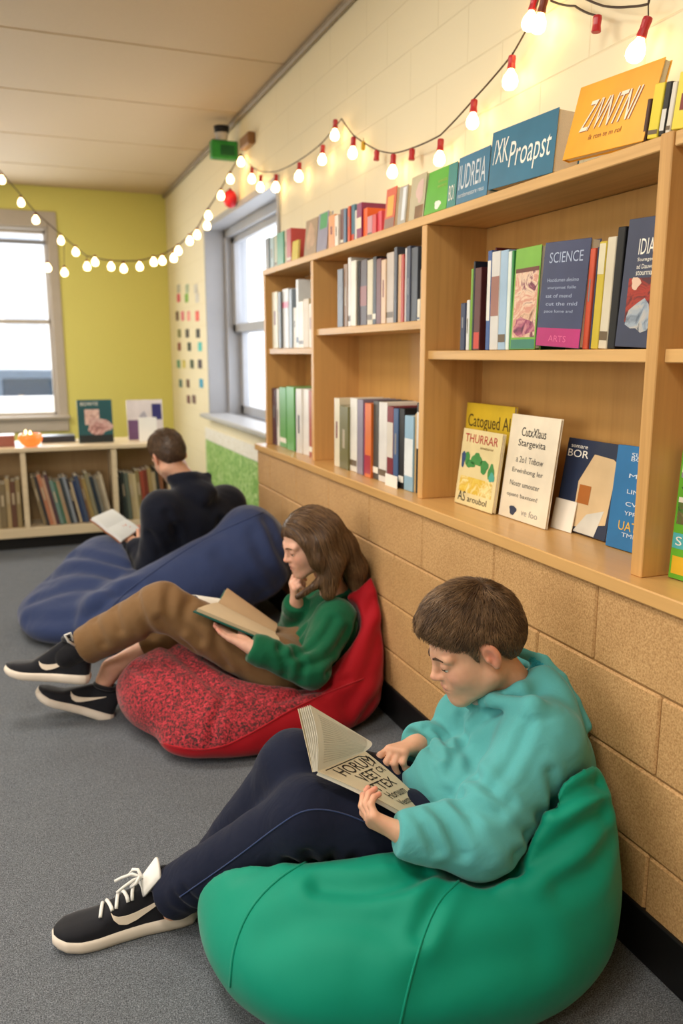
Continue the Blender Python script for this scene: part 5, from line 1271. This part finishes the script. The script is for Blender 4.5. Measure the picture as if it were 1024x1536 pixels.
    ho.data.materials.append(FAB_LINING); ho.data.polygons.foreach_set('material_index', fm.astype(np.int32))
    bh = bvh_of(HV, HQ); q = cast(bh, 715, 1050, .002)
    if q is not None: obj('badge', lathe([(.001, 0), (.012, .0), (.012, .002), (.001, .003)], 14, q, -ray(715, 1050)), plain('badge_grey', '8a8f8a', .5), ho)
    # shoes
    shoe(root, heelL, toeL, side=1, mats=SHOE, w=.050, flip_emblem=1, hi=.016)
    shoe(root, vec(.512, 1.805, 0), vec(.215, 1.80, 0), side=-1, mats=SHOE, w=.048, flip_emblem=-1, laces=True)
    # green bean bag
    bag = thing('bean_bag', 'large smooth green bean bag in the foreground against the tan wall', 'bean bag', (.75, 1.5, 0))
    sit = tro+hd+hl+arm_ops(SL, EL, WL, (.05, .042, .040, .028), False)+[('+', Cone((.49, 1.805, .06), (.24, 1.80, .04), .075, .06), .01), ('+', Cone((.28, 1.712, .05), (.05, 1.716, .03), .065, .05), .01)]
    bops = [ell_bag((.78, 1.50, .13), (.40, .40, .18)), ell_bag((.52, 1.46, .14), (.25, .31, .155)), ell_bag((.80, 1.29, .14), (.28, .18, .16)), ell_bag((1.00, 1.42, .30), (.14, .25, .27)), ell_bag((.88, 1.68, .12), (.3, .22, .14)), ell_bag((.93, 1.29, .20), (.13, .11, .22))]
    def gf(b):
        out = []
        for px, w, d in ((((640, 1310), (560, 1335), (480, 1330)), .02, .012), (((600, 1400), (540, 1370), (470, 1372), (400, 1400)), .03, .006), (((700, 1290), (660, 1330), (630, 1400)), .016, .008), (((770, 1310), (850, 1262), (905, 1220)), .02, .012), (((800, 1230), (850, 1195), (900, 1175)), .014, .012), (((840, 1330), (890, 1310), (915, 1260)), .025, .007), (((640, 1470), (720, 1440), (800, 1430)), .035, .006), (((360, 1310), (420, 1290), (480, 1290)), .02, .005)):
            pth = cast_path(b, px, 14, 0)
            if len(pth) > 3: out.append((pth, w, d))
        return out
    BV, BQ = stuffed('cover', bops, (.15, .9, -.02), (1.19, 2.05, .68), .009, None, bag, sit, gf, amp=.005, freq=5, seed=2)
    co = obj('cover', (BV, BQ), BAG_GREEN, bag, smooth=True); bb = bvh_of(BV, BQ)
    for px in (((688, 1322), (656, 1352), (632, 1410), (612, 1480), (600, 1536)), ((480, 1284), (425, 1310), (375, 1360), (350, 1420), (345, 1480))):
        pth = cast_path(bb, px, 40, .0005)
        if len(pth) > 6: obj('seam', tube(pth, .0028, 6), BAG_GREEN, bag, smooth=True)
    # open paperback
    A, B_, C_, D = J(476, 1157, 1.43), J(548, 1127, 1.53), J(656, 1227, 1.395), J(634, 1237, 1.325)
    Tl, Tr = J(464, 1057, 1.50), J(556, 1112, 1.615)
    bk = thing('book', 'open paperback with black lettered cover held by the boy in turquoise', 'book', tuple(A))
    nrm_c = nrm(np.cross(B_-A, D-A)); nrm_c = nrm_c if nrm_c @ (np.array([0, 0, CH])-A) > 0 else -nrm_c
    def quad(a, b, c, d, bow=0., nv=None): return lambda u, v: (a*(1-u)+b*u)*(1-v)+(d*(1-u)+c*u)*v+(nv if nv is not None else nrm_c)*bow*math.sin(math.pi*v)
    M_COVER = plain('buff_cover', 'c9bda2', .55, var=.06); M_PG = plain('book_paper', 'ded9cb', .8, var=.04)
    VF = patch(quad(A, B_, C_, D, .006), 10, 14); co = obj('cover', thick(*VF, .0012, -nrm_c), M_COVER, bk, smooth=False)
    obj('page_block', thick(patch(quad(midp(A, B_, .02)-nrm_c*.0016, B_-nrm_c*.0016, C_-nrm_c*.0016, D-nrm_c*.0016, .006), 10, 14)[0], VF[1], .009, -nrm_c), M_PG, bk)
    ex, ey = (B_-A), (D-A)
    def lay(s, u, v, w, hh, shear=0.):
        TV_, TF_ = text_vf(s); q = quad(A, B_, C_, D, .006)
        return np.array([q(u+x*w+shear*y, v+(1-y)*hh)+nrm_c*.0009 for x, y, _ in TV_]), TF_
    for s, u, v, w, hh in (('HORUM', .18, .05, .74, .14), ('VEET', .30, .22, .44, .13), ('CR', .78, .23, .16, .08), ('TTEX', .25, .38, .58, .12), ('Horuum', .28, .53, .56, .10), ('Veettur', .3, .66, .5, .08)):
        obj('lettering', lay(s, u, v, w, hh), M_INK, co)
    Vb = [(.04, .03), (.96, .03), (.96, .20), (.04, .20)]
    obj('border', tube(np.array([quad(A, B_, C_, D, .006)(u, v)+nrm_c*.0008 for u, v in ((.1, .03), (.8, .025), (.93, .08), (.93, .16), (.8, .2))]), .0009, 5), M_INK, co)
    back = nrm(np.cross(Tl-A, B_-A)); back = back if back @ (np.array([0, 0, CH])-A) > 0 else -back
    for i in range(7):
        f_ = i/6; off = -back*(.011*f_)+vec(-.010*f_, 0, -.004*f_)
        obj('page' if i < 6 else 'cover', thick(*patch(quad(A-back*.002*i, B_-back*.0015*i, Tr+off, Tl+off+vec(-.006*f_, 0, 0), .010*(1-f_), back), 8, 10), .0007 if i < 6 else .0013, -back), M_PG if i < 6 else M_COVER, bk, smooth=False)
    q = quad(A, B_, Tr, Tl, .010, back); ink = plain('print_grey', 'b3aea2', .8)
    rows = []
    for j in range(20):
        v = .10+j*.041; rows.append(thick(*patch(lambda a, c, v=v: q(.10+.80*a, v+.008*c)+back*.0006, 10, 1), .0001, back))
    obj('print_lines', merge(rows), ink, bk)['kind'] = 'stuff'
    return root, sit, h
reader_turquoise()

def open_half(bk, q, nrm_, cover, pages, th=.012, ct=.004):
    F = patch(q, 10, 10)
    big = patch(lambda u, v: q(-.02+1.04*u, -.05+1.10*v), 10, 10); obj('cover', thick(*big, ct, -nrm_), cover, bk)
    obj('page_block', thick(F[0]+nrm_*(th+.0004), F[1], th, -nrm_), pages, bk)
# ================================================================== girl in green on the red bag
def reader_green():
    P, C, N = J(440, 1003, 2.72), J(494, 952, 2.76), J(504, 893, 2.78)
    SL, SR = J(503, 928, 2.63), J(482, 908, 2.93)
    EL, WL = J(466, 1006, 2.48), J(377, 971, 2.53)
    ER, WR = J(436, 950, 2.93), J(444, 902, 2.80)
    HL, HR = J(418, 1003, 2.63), J(418, 985, 2.83)
    KL, AL = J(243, 908, 2.74), J(122, 972, 2.87)
    KR, AR = J(298, 932, 2.90), J(168, 1003, 2.92)
    fwd = nrm(vec(-.995, -.06, 0)); h = Head(J(463, 812, 2.74), fwd, 20, 0, 1.02)
    root = thing('person', 'girl with long brown hair in a dark green sweatshirt reading on the red bean bag', 'person', (P[0], P[1], 0))
    ops = torso_ops(P, C, N, SL, SR, .082, .045)+arm_ops(SL, EL, WL, (.046, .040, .038, .025), False)+arm_ops(SR, ER, WR, (.046, .040, .036, .025), False)
    ops += [('+', Cone(HL, HR, .08, .08), .05)]+leg_ops(HL, KL, AL, (.07, .055, .05, .034))+leg_ops(HR, KR, AR, (.07, .055, .054, .036))
    kL, kR = limb_dir(KL, AL), limb_dir(KR, AR)
    ops += [('+', Cone(AL, AL+kL*.03+vec(-.02, 0, -.02), .034, .030), .02), ('+', Cone(AR, AR+kR*.03+vec(0, 0, -.03), .036, .034), .02)]
    ops += head_ops(h, N+vec(.0, 0, -.01), .050)
    dL, dR = limb_dir(EL, WL), limb_dir(ER, WR)
    hl, tl = hand_ops(WL+dL*.012, limb_dir(WL, J(326, 944, 2.61)), vec(0, .15, 1), -1, (.05, .08, .1, .12), .95, .1, (.2, .0))
    hr, tr = hand_ops(WR+dR*.01, limb_dir(WR, J(436, 868, 2.775)), vec(.95, .0, .1), -1, (.5, .9, 1.1, 1.2), .92, .05, (.7, .5))
    ops += hl+hr; box = lambda c, r: (np.asarray(c)-r, np.asarray(c)+r, .003)
    g = Grid((.05, 2.4, .02), (1.165, 3.05, h.c[2]+.2), .008, [box(h.c, .14), box(WL+vec(-.05, .02, .02), .09)]); run(g, ops); V, Q = nets(g, 1); b = bvh_of(V, Q)
    obj('body', (V, Q), M_SKIN, root, smooth=True, color=skin_tint(V, h, 'e0b09a', tl+tr)); face_bits(h, b, root, '4f3828')
    # trousers
    tro = [('+', Cone(HL, HR, .105, .105), .05), ('+', Cone(P, P+vec(.03, 0, .04), .115, .115), .05)]+leg_ops(HL, KL, AL, (.098, .078, .076, .070))+leg_ops(HR, KR, AR, (.096, .072, .068, .062))
    tro += [('-', Cyl(AL-kL*.012, kL, .14, .12), .004), ('-', Cyl(AR-kR*.13, kR, .26, .095), .004)]
    def tf(V, N):
        fl = []
        for px in (((285, 900), (270, 930), (300, 960)), ((255, 880), (248, 915), (270, 945)), ((205, 890), (215, 930), (230, 955)), ((170, 905), (180, 945)), ((140, 925), (155, 965)), ((330, 930), (320, 970), (340, 1000)), ((240, 930), (300, 985))):
            pth = cast_path(b0, px, 10, 0)
            if len(pth) > 3: fl.append((pth, .016, .007))
        return folds(V, N, fl)
    g0 = Grid((.0, 2.4, .012), (1.165, 3.1, .66), .01); run(g0, tro); b0 = bvh_of(*nets(g0, 1))
    cloth('trousers', tro, (.0, 2.4, .012), (1.165, 3.1, .66), .007, FAB_BROWN, root, post=tf, amp=.003, freq=10, seed=9)
    cloth('sock', [('+', Cone(AL-kL*.04, AL+kL*.05+vec(-.01, 0, -.01), .044, .046), .01)], AL-.14, AL+.14, .006, fabric('black_sock', '15151a'), root, amp=.001)
    # sweatshirt
    sw = torso_ops(midp(P, C, .35)+vec(.02, 0, .02), C, N+vec(0, 0, -.03), SL, SR, .102, .068)+arm_ops(SL, EL, WL, (.068, .062, .060, .046))+arm_ops(SR, ER, WR, (.066, .058, .056, .044))
    col = [N+.062*vec(math.cos(a), math.sin(a), .12-.25*math.cos(a)*-1)+vec(-.008, 0, .004) for a in np.linspace(0, 2*math.pi, 13)]
    for a, bb in zip(col[:-1], col[1:]): sw.append(('+', Cone(a, bb, .012, .012), .012))
    sw += [('-', Cyl(WL+dL*.004, dL, .12, .07), .004), ('-', Cyl(WR-dR*.002, dR, .12, .055), .004), ('-', Cone(N+vec(-.01, 0, .02), h.p(-.022, 0, -.05), .050, .054), .008)]
    def sf(V, N):
        fl = []
        for px in (((500, 930), (480, 965), (440, 985)), ((520, 945), (495, 990), (455, 1000)), ((440, 975), (455, 995), (450, 1020)), ((420, 975), (430, 1000), (425, 1025)), ((460, 940), (445, 960), (420, 970)), ((535, 930), (520, 970), (490, 1010))):
            pth = cast_path(b1, px, 10, 0)
            if len(pth) > 3: fl.append((pth, .014, .007))
        return folds(V, N, fl)
    g1 = Grid((.55, 2.35, .05), (1.165, 3.1, .75), .01); run(g1, sw); b1 = bvh_of(*nets(g1, 1))
    cloth('sweatshirt', sw, (.55, 2.35, .05), (1.168, 3.1, .75), .006, FAB_GREEN, root, post=sf, amp=.003, freq=11, seed=12)
    # long hair: base volume + strands that part on top and fall behind and beside the face
    s = h.s; tipsB = J(532, 884, 2.74); hops = [('+', h.ell((-.014, 0, .036), (.101, .081, .088)), .02), ('+', h.ell((-.045, 0, -.005), (.070, .080, .10)), .04)]
    bk_ = [h.p(-.07, 0, .02), h.p(-.10, .0, -.06), midp(h.p(-.10, 0, -.06), tipsB, .5)+vec(.02, 0, .01), tipsB]
    for off in (-.05, 0, .055):
        for i, (a, c_) in enumerate(zip(bk_[:-1], bk_[1:])): hops.append(('+', Cone(a+vec(0, off, 0), c_+vec(0, off*.9, 0), (.058, .050, .038)[i], (.050, .038, .018)[i]), .03))
    sd = [h.p(.03, .070, .02), h.p(.018, .083, -.05), h.p(.000, .088, -.12), J(446, 895, 2.64)]
    for a, c_, ra, rb in zip(sd[:-1], sd[1:], (.022, .024, .020), (.026, .020, .010)): hops.append(('+', Cone(a, c_, ra, rb), .03))
    sd2 = [h.p(-.02, .078, .0), h.p(-.035, .090, -.08), J(492, 890, 2.64)]
    for a, c_ in zip(sd2[:-1], sd2[1:]): hops.append(('+', Cone(a, c_, .034, .026), .03))
    hops += [('-', h.cone((.115, 0, -.02), (.120, .035, -.06), .072, .075), .012), ('-', h.ell((.085, .02, -.005), (.045, .062, .062)), .015)]
    gh = Grid(np.minimum(h.c-.2, tipsB-.1), np.maximum(h.c+.2, tipsB+.15), .0045); run(gh, hops); HV, HQ = nets(gh, 2); HN = normals(HV, HQ)
    HV = HV+HN*(noise3(h.loc(HV)*np.array((60, 60, 12)))*.0025)[:, None]
    hb = bvh_of(HV, HQ); rp, rn_ = sample_surface(HV, HQ, 5200, 5); q = h.loc(rp); paths = []
    g3 = np.random.default_rng(3)
    flow0 = nrm(vec(.30, 0, -1))
    for p0, n0, qq in zip(rp, rn_, q):
        L = g3.uniform(.06, .12); p = p0.copy(); pth = [p.copy()]; lowf = np.clip((.06-qq[2])/.1, 0, 1)
        side = np.sign(qq[1]) if abs(qq[1]) > .004 else 1.
        for i in range(7):
            ql = h.loc(p[None])[0]; up = np.clip((ql[2]-.02)/.09, 0, 1)
            d = up*(h.L*side*.8-h.F*.55-h.U*.3)+(1-up)*(flow0 if ql[0] < .0 else nrm(vec(-.02, -.02, -1)))
            _, nn, _, _ = hb.find_nearest(Vector(p)); nn = np.array(nn); d = nrm(d-nn*(d @ nn)); p = p+d*L/7
            c_, nn, _, _ = hb.find_nearest(Vector(p)); p = np.array(c_)+np.array(nn)*(.0006+.0016*g3.random()); pth.append(p.copy())
        paths.append(pth)
    SV, SQ, sid = tube_strands(np.array(paths), .0009)
    A, B2 = np.array(srgb('46301f')[:3]), np.array(srgb('a07d58')[:3]); zq = h.loc(rp)[:, 2]; mv = np.clip(g3.normal(.28, .2, len(rp))+np.clip((-zq-.06)*2.2, 0, .45), 0, 1)
    obj('hair', (np.vstack([HV, SV]), np.vstack([HQ, SQ+len(HV)])), M_HAIR, root, smooth=True, color=np.vstack([np.tile(A*.9, (len(HV), 1)), (A+(B2-A)*mv[:, None])[sid]]))
    # shoes
    shoe(root, J(133, 1024, 2.86), J(8, 1014, 2.93), up=(-.05, .12, 1), side=1, mats=SHOE, w=.048, flip_emblem=1, hi=.055, laces=False, tongue=False)
    shoe(root, J(166, 1082, 2.90), J(52, 1046, 2.96), up=(-.3, .15, 1), side=-1, mats=SHOE, w=.047, flip_emblem=1, hi=.02, laces=False, tongue=False)
    o = bpy.data.objects['trousers']
    lp = J(112, 968, 2.80); obj('pull_tab', tube([lp+vec(0, 0, 0), lp+vec(-.02, -.01, .02), lp+vec(-.03, -.012, .045), lp+vec(-.012, -.012, .05), lp+vec(-.004, -.006, .02)], .004, 7), LACE, root, smooth=True)
    # red bean bag
    bag = thing('bean_bag', 'red bean bag with a speckled print on its front half, behind the boy in turquoise', 'bean bag', (.7, 2.7, 0)); sit = tro+sw+hl+[q_ for q_ in hops if q_[0] == '+']+leg_ops(HR, KR, AR, (.07, .055, .056, .038))+[('+', Cone(J(166, 1070, 2.90), J(60, 1040, 2.96), .062, .05), .01)]
    bops = [ell_bag((.70, 2.74, .09), (.36, .34, .13)), ell_bag((.45, 2.82, .12), (.20, .28, .14)), ('+', Ell((.62, 2.50, .06), (.26, .14, .11)), .08), ('+', Ell((.88, 2.55, .06), (.20, .16, .11)), .08), ('+', Cone((1.02, 2.66, .12), J(556, 872, 2.68), .15, .045), .07), ('+', Cone((1.0, 2.90, .16), J(556, 880, 2.72), .16, .05), .08), ('+', Cone((1.02, 2.56, .13), J(566, 900, 2.64), .13, .05), .06)]
    def rf(b):
        out = []
        for px, w, d in ((((250, 970), (300, 1010), (330, 1040)), .02, .010), (((340, 1040), (320, 1080), (318, 1110)), .016, .008), (((560, 900), (530, 960), (480, 1040)), .02, .007), (((575, 920), (560, 990), (520, 1060)), .025, .006), (((585, 960), (575, 1030), (540, 1080)), .02, .006), (((420, 1050), (460, 1040), (520, 1020)), .015, .007), (((200, 1000), (260, 1030)), .018, .006)):
            pth = cast_path(b, px, 12, 0)
            if len(pth) > 3: out.append((pth, w, d))
        return out
    BV, BQ = stuffed('cover', bops, (.12, 2.2, -.02), (1.19, 3.25, .72), .010, None, bag, sit, rf, amp=.005, freq=6, seed=15)
    bb = bvh_of(BV, BQ); sp = cast_path(bb, ((545, 1018), (500, 1036), (440, 1062), (385, 1096), (320, 1128), (240, 1118), (185, 1078)), 60, .0005); fm = None
    o_ = np.argsort(sp[:, 0]); cen = BV[BQ].mean(1); zt = np.interp(cen[:, 0], sp[o_, 0], sp[o_, 2]); yt = np.interp(cen[:, 0], sp[o_, 0], sp[o_, 1])
    fm = ~((cen[:, 2] > zt-(cen[:, 1]-yt)*.02) & (cen[:, 0] < .90))
    obj('cover', (BV, BQ), None, bag, smooth=True, mats=[RED_PRINT, BAG_RED], fmat=fm.astype(int)); obj('seam', tube(sp, .003, 6), BAG_RED, bag, smooth=True)
    # her book
    bk = thing('book', 'open hardback with dark green covers held by the girl', 'book', tuple(J(350, 930, 2.7)))
    a, b_, c_, d_ = J(294, 917, 2.60), J(418, 968, 2.57), J(410, 952, 2.70), J(325, 908, 2.74)
    e_, f_ = J(411, 938, 2.80), J(338, 886, 2.83)
    n1 = nrm(np.cross(b_-a, d_-a)); n1 = n1*np.sign(n1[2]); n2 = nrm(np.cross(c_-d_, f_-d_)); n2 = n2 if n2 @ (a-d_) > 0 else -n2
    GC = plain('teal_cover', '14625e', .4, spec=.4); TP = plain('tan_paper', 'c9ab88', .8, var=.05); WP = plain('cream_paper', 'd8c4a4', .8, var=.04)
    open_half(bk, lambda u, v: (a*(1-u)+b_*u)*(1-v)+(d_*(1-u)+c_*u)*v+n1*.004*math.sin(math.pi*v), n1, GC, WP, .012)
    open_half(bk, lambda u, v: (d_*(1-u)+c_*u)*(1-v)+(f_*(1-u)+e_*u)*v+n2*.012*math.sin(math.pi*v), n2, GC, TP, .014)
    g_, k_ = J(286, 893, 2.80), J(300, 903, 2.72)
    obj('page', thick(*patch(lambda u, v: (k_*(1-u)+d_*u)*(1-v)+(g_*(1-u)+f_*u*.4+d_*u*.6)*v+n1*.01*math.sin(math.pi*v), 8, 8), .002, n1), M_WHITE, bk)
    return sit
reader_green()
# ================================================================== boy in dark navy on the navy bag
def reader_navy():
    P, C, N = J(288, 852, 3.96), J(298, 785, 3.95), J(277, 720, 3.99)
    SL, SR = J(244, 768, 3.86), J(338, 758, 4.06)
    EL, WL = J(226, 852, 3.90), J(203, 818, 4.10)
    ER, WR = J(335, 840, 4.3), J(240, 812, 4.32)
    HL, HR = J(262, 850, 3.95), J(305, 850, 4.08)
    KL, AL = J(192, 838, 4.28), J(165, 868, 4.62)
    KR, AR = J(235, 830, 4.55), J(190, 862, 4.85)
    h = Head(J(253, 684, 4.03), nrm(vec(-.22, .97, 0)), 26, -9, 1.03)
    root = thing('person', 'boy seen from behind in a black navy hoodie, sitting on the navy bean bag', 'person', (P[0], P[1], 0))
    ops = torso_ops(P, C, N, SL, SR, .085, .05)+arm_ops(SL, EL, WL, (.048, .042, .04, .027), False)+arm_ops(SR, ER, WR, (.048, .042, .04, .027), False)
    ops += leg_ops(HL, KL, AL, (.07, .055, .05, .034))+leg_ops(HR, KR, AR, (.07, .055, .05, .034))+head_ops(h, N, .052)
    dL, dR = limb_dir(EL, WL), limb_dir(ER, WR)
    hl, tl = hand_ops(WL+dL*.01, limb_dir(WL, J(184, 800, 4.22)), vec(0, .2, 1), -1, (.3, .35, .4, .45), 1., .1, (.5, .4)); hr, tr = hand_ops(WR+dR*.01, limb_dir(WR, J(205, 800, 4.34)), vec(0, 0, 1), 1, (.3, .35, .4, .45), 1., .1, (.5, .4)); ops += hl+hr
    g = Grid((.1, 3.6, .02), (1.17, 5.0, h.c[2]+.2), .009, [(h.c-.14, h.c+.14, .004), (WL-vec(.09, .06, .05), WL+vec(.05, .15, .07), .004)]); run(g, ops); V, Q = nets(g, 1); b = bvh_of(V, Q)
    obj('body', (V, Q), M_SKIN, root, smooth=True, color=skin_tint(V, h, 'dfae94', tl+tr)); face_bits(h, b, root, '4a3426'); short_hair(h, root, '48362a', '866a4e', n=7000, rs=8, thick_=.010, top=.008)
    kL, kR = limb_dir(KL, AL), limb_dir(KR, AR)
    tro = [('+', Cone(HL, HR, .11, .11), .05), ('+', Cone(P, P+vec(.02, 0, .05), .12, .12), .05)]+leg_ops(HL, KL, AL, (.092, .074, .068, .058))+leg_ops(HR, KR, AR, (.092, .074, .068, .058))
    tro += [('-', Cyl(AL+kL*.02, kL, .12, .1), .004), ('-', Cyl(AR+kR*.02, kR, .12, .1), .004)]
    cloth('trousers', tro, (.0, 3.6, .012), (1.17, 5.05, .7), .009, fabric('navy_jean', '2a3152'), root, amp=.004, freq=9, seed=21)
    hd = torso_ops(P+vec(0, 0, .02), C, N+vec(0, 0, -.03), SL, SR, .125, .084)+arm_ops(SL, EL, WL, (.084, .074, .072, .050))+arm_ops(SR, ER, WR, (.082, .072, .070, .050))
    rim = [N+.064*vec(math.cos(t), math.sin(t), 0)+vec(0, 0, .010-.015*math.sin(t)) for t in np.linspace(0, 2*math.pi, 15)]
    for a, c in zip(rim[:-1], rim[1:]): hd.append(('+', Cone(a, c, .018, .018), .03))
    hd += [('+', Cone(SL, SR, .082, .082), .08), ('+', Ell(J(296, 738, 3.90), (.10, .065, .050)), .05), ('+', Cone(J(262, 716, 3.97), J(305, 748, 3.85), .020, .018), .035), ('+', Cone(J(312, 714, 3.97), J(305, 748, 3.85), .020, .018), .035)]
    hd += [('-', Cyl(WL+dL*.0, dL, .12, .07), .004), ('-', Cyl(WR+dR*.0, dR, .12, .07), .004), ('-', Cone(N+vec(0, .01, .03), h.p(-.02, 0, -.05), .052, .056), .01)]
    def hf(V, N_):
        fl = []
        for px in (((262, 790), (275, 830), (270, 870)), ((330, 780), (320, 820), (290, 850)), ((225, 800), (240, 830)), ((250, 770), (265, 800)), ((350, 780), (345, 820))):
            pth = cast_path(b1, px, 10, 0)
            if len(pth) > 3: fl.append((pth, .018, .008))
        return folds(V, N_, fl)
    g1 = Grid((.3, 3.6, .1), (1.17, 4.6, .95), .012); run(g1, hd); b1 = bvh_of(*nets(g1, 1))
    cloth('hoodie', hd, (.3, 3.6, .1), (1.172, 4.6, .95), .008, FAB_BLACK, root, post=hf, amp=.004, freq=9, seed=24)
    for A_, kk in ((AL, kL), (AR, kR)):
        hp = A_+kk*.05; shoe(root, vec(hp[0]+.03, hp[1]-.04, 0), vec(hp[0]-.12, hp[1]+.20, 0), side=1, mats=SHOE, emblem=False, laces=False, tongue=False)
    bag = thing('bean_bag', 'very large navy bean bag nearest the low bookcase', 'bean bag', (.55, 3.95, 0)); sit = tro+hd+hl
    bops = [('+', Ell((.55, 3.98, .12), (.50, .46, .17)), .10), ('+', Ell((.22, 4.00, .08), (.30, .40, .14)), .10), ('+', Ell((.36, 4.16, .17), (.22, .32, .22)), .14), ('+', Cone((.36, 3.60, .13), (.98, 3.66, .34), .17, .20), .08), ('+', Ell((.99, 3.72, .38), (.14, .20, .21)), .1), ('+', Ell((.92, 4.1, .2), (.22, .4, .24)), .14)]
    def nf(b):
        out = []
        for px, w, d in ((((60, 870), (120, 850), (170, 865)), .03, .012), (((50, 900), (110, 880), (180, 885)), .03, .010), (((90, 830), (140, 835), (190, 850)), .025, .010), (((200, 882), (160, 900), (130, 930)), .03, .014), (((40, 930), (100, 930), (150, 915)), .03, .008), (((380, 800), (395, 840), (430, 890)), .03, .010), (((330, 830), (380, 870), (420, 920)), .035, .010), (((400, 780), (420, 830), (440, 860)), .025, .010)):
            pth = cast_path(b, px, 12, 0)
            if len(pth) > 3: out.append((pth, w, d))
        return out
    BV, BQ = stuffed('cover', bops, (-.3, 3.15, -.02), (1.19, 4.85, .86), .014, None, bag, sit, nf, amp=.008, freq=4.5, seed=30)
    obj('cover', (BV, BQ), BAG_NAVY, bag, smooth=True)
    bb = bvh_of(BV, BQ); sp = cast_path(bb, ((395, 768), (300, 810), (215, 868), (170, 905), (140, 950)), 50, .0005)
    if len(sp) > 8: obj('seam', tube(sp, .0035, 6), BAG_NAVY, bag, smooth=True)
    bk = thing('book', 'open book with white pages and tan covers held by the boy seen from behind', 'book', tuple(J(172, 792, 4.2)))
    a, b_, c_, d_ = J(136, 780, 4.16), J(181, 814, 4.08), J(207, 796, 4.26), J(166, 767, 4.32); n1 = nrm(np.cross(b_-a, d_-a)); n1 = n1*np.sign(n1[2])
    q = lambda u, v: (a*(1-u)+b_*u)*(1-v)+(d_*(1-u)+c_*u)*v+n1*.003*abs(math.sin(2*math.pi*u))
    open_half(bk, q, n1, plain('tan_cover', '9a5f3c', .5), plain('white_paper', 'e6eaea', .7, var=.02), .016, .003)
reader_navy()
# ------------------------------------------------------------------ light, sky, camera
def area(name, loc, rot, sx, sy, watts, col):
    l = bpy.data.lights.new(name, 'AREA'); l.shape = 'RECTANGLE'; l.size = sx; l.size_y = sy; l.energy = watts; l.color = col
    o = bpy.data.objects.new(name, l); COL.objects.link(o); o.location = loc; o.rotation_euler = rot; return o
WARM = (1.0, .92, .80)
area('ceiling_lamp', (-.35, .75, ZC-.03), (0, 0, 0), .6, .6, 36, WARM)
area('ceiling_lamp', (-.25, 2.75, ZC-.03), (0, 0, 0), .6, .6, 32, WARM)
area('ceiling_lamp', (-1.4, -.6, ZC-.03), (0, 0, 0), 1.2, .6, 30, WARM)
area('ceiling_lamp', (-1.8, 3.0, ZC-.03), (0, 0, 0), 1.2, .6, 36, WARM)
area('ceiling_lamp', (-1.2, 6.6, ZC-.03), (0, 0, 0), 1.2, .6, 62, WARM)
area('daylight_fill', (XW+.15, 1.2, 1.7), (0, math.radians(-90), 0), 1.6, 3.2, 62, (.93, .96, 1.0))  # added soft fill from the left; this wall has no window
DAY = (.86, .93, 1.0)
area('daylight_fill', (XU+.42, (W2[0]+W2[1])/2, 1.55), (0, math.radians(90), 0), 1.4, 1.9, 22, DAY)
area('daylight_fill', (-.35, YB+.3, 1.6), (math.radians(-90), 0, 0), 1.4, 1.7, 60, DAY)
sl = bpy.data.lights.new('sun', 'SUN'); sl.energy = 3.0; sl.angle = .02; so = bpy.data.objects.new('sun', sl); COL.objects.link(so); so.rotation_euler = Vector((-.3, -.75, .8)).to_track_quat('Z', 'Y').to_euler()
w = bpy.data.worlds.new('sky'); SC.world = w; w.use_nodes = True
bg = w.node_tree.nodes['Background']; bg.inputs[0].default_value = (.93, .96, 1.0, 1); bg.inputs[1].default_value = 2.2
cd = bpy.data.cameras.new('camera'); cam = bpy.data.objects.new('camera', cd); COL.objects.link(cam)
cd.sensor_fit = 'VERTICAL'; cd.sensor_height = 36; cd.lens = FPX/1536*36
M = Matrix.Identity(4)
for i in range(3): M[i][0], M[i][1], M[i][2] = CR[i], CU[i], -CF[i]
M.translation = (0, 0, CH); cam.matrix_world = M
cd.clip_start = .05; cd.clip_end = 200
cd.dof.use_dof = True; cd.dof.focus_distance = 1.85; cd.dof.aperture_fstop = 2.8
SC.camera = cam
SC.view_settings.view_transform = 'Standard'; SC.view_settings.look = 'None'; SC.view_settings.gamma = 1; SC.view_settings.use_curve_mapping = False
SC.view_settings.exposure = -0.1
SC.cycles.use_denoising = True; SC.cycles.max_bounces = 6; SC.cycles.diffuse_bounces = 4; SC.cycles.transparent_max_bounces = 8; SC.cycles.caustics_reflective = False; SC.cycles.caustics_refractive = False
SC.cycles.sample_clamp_indirect = 4.0
bpy.context.view_layer.update()
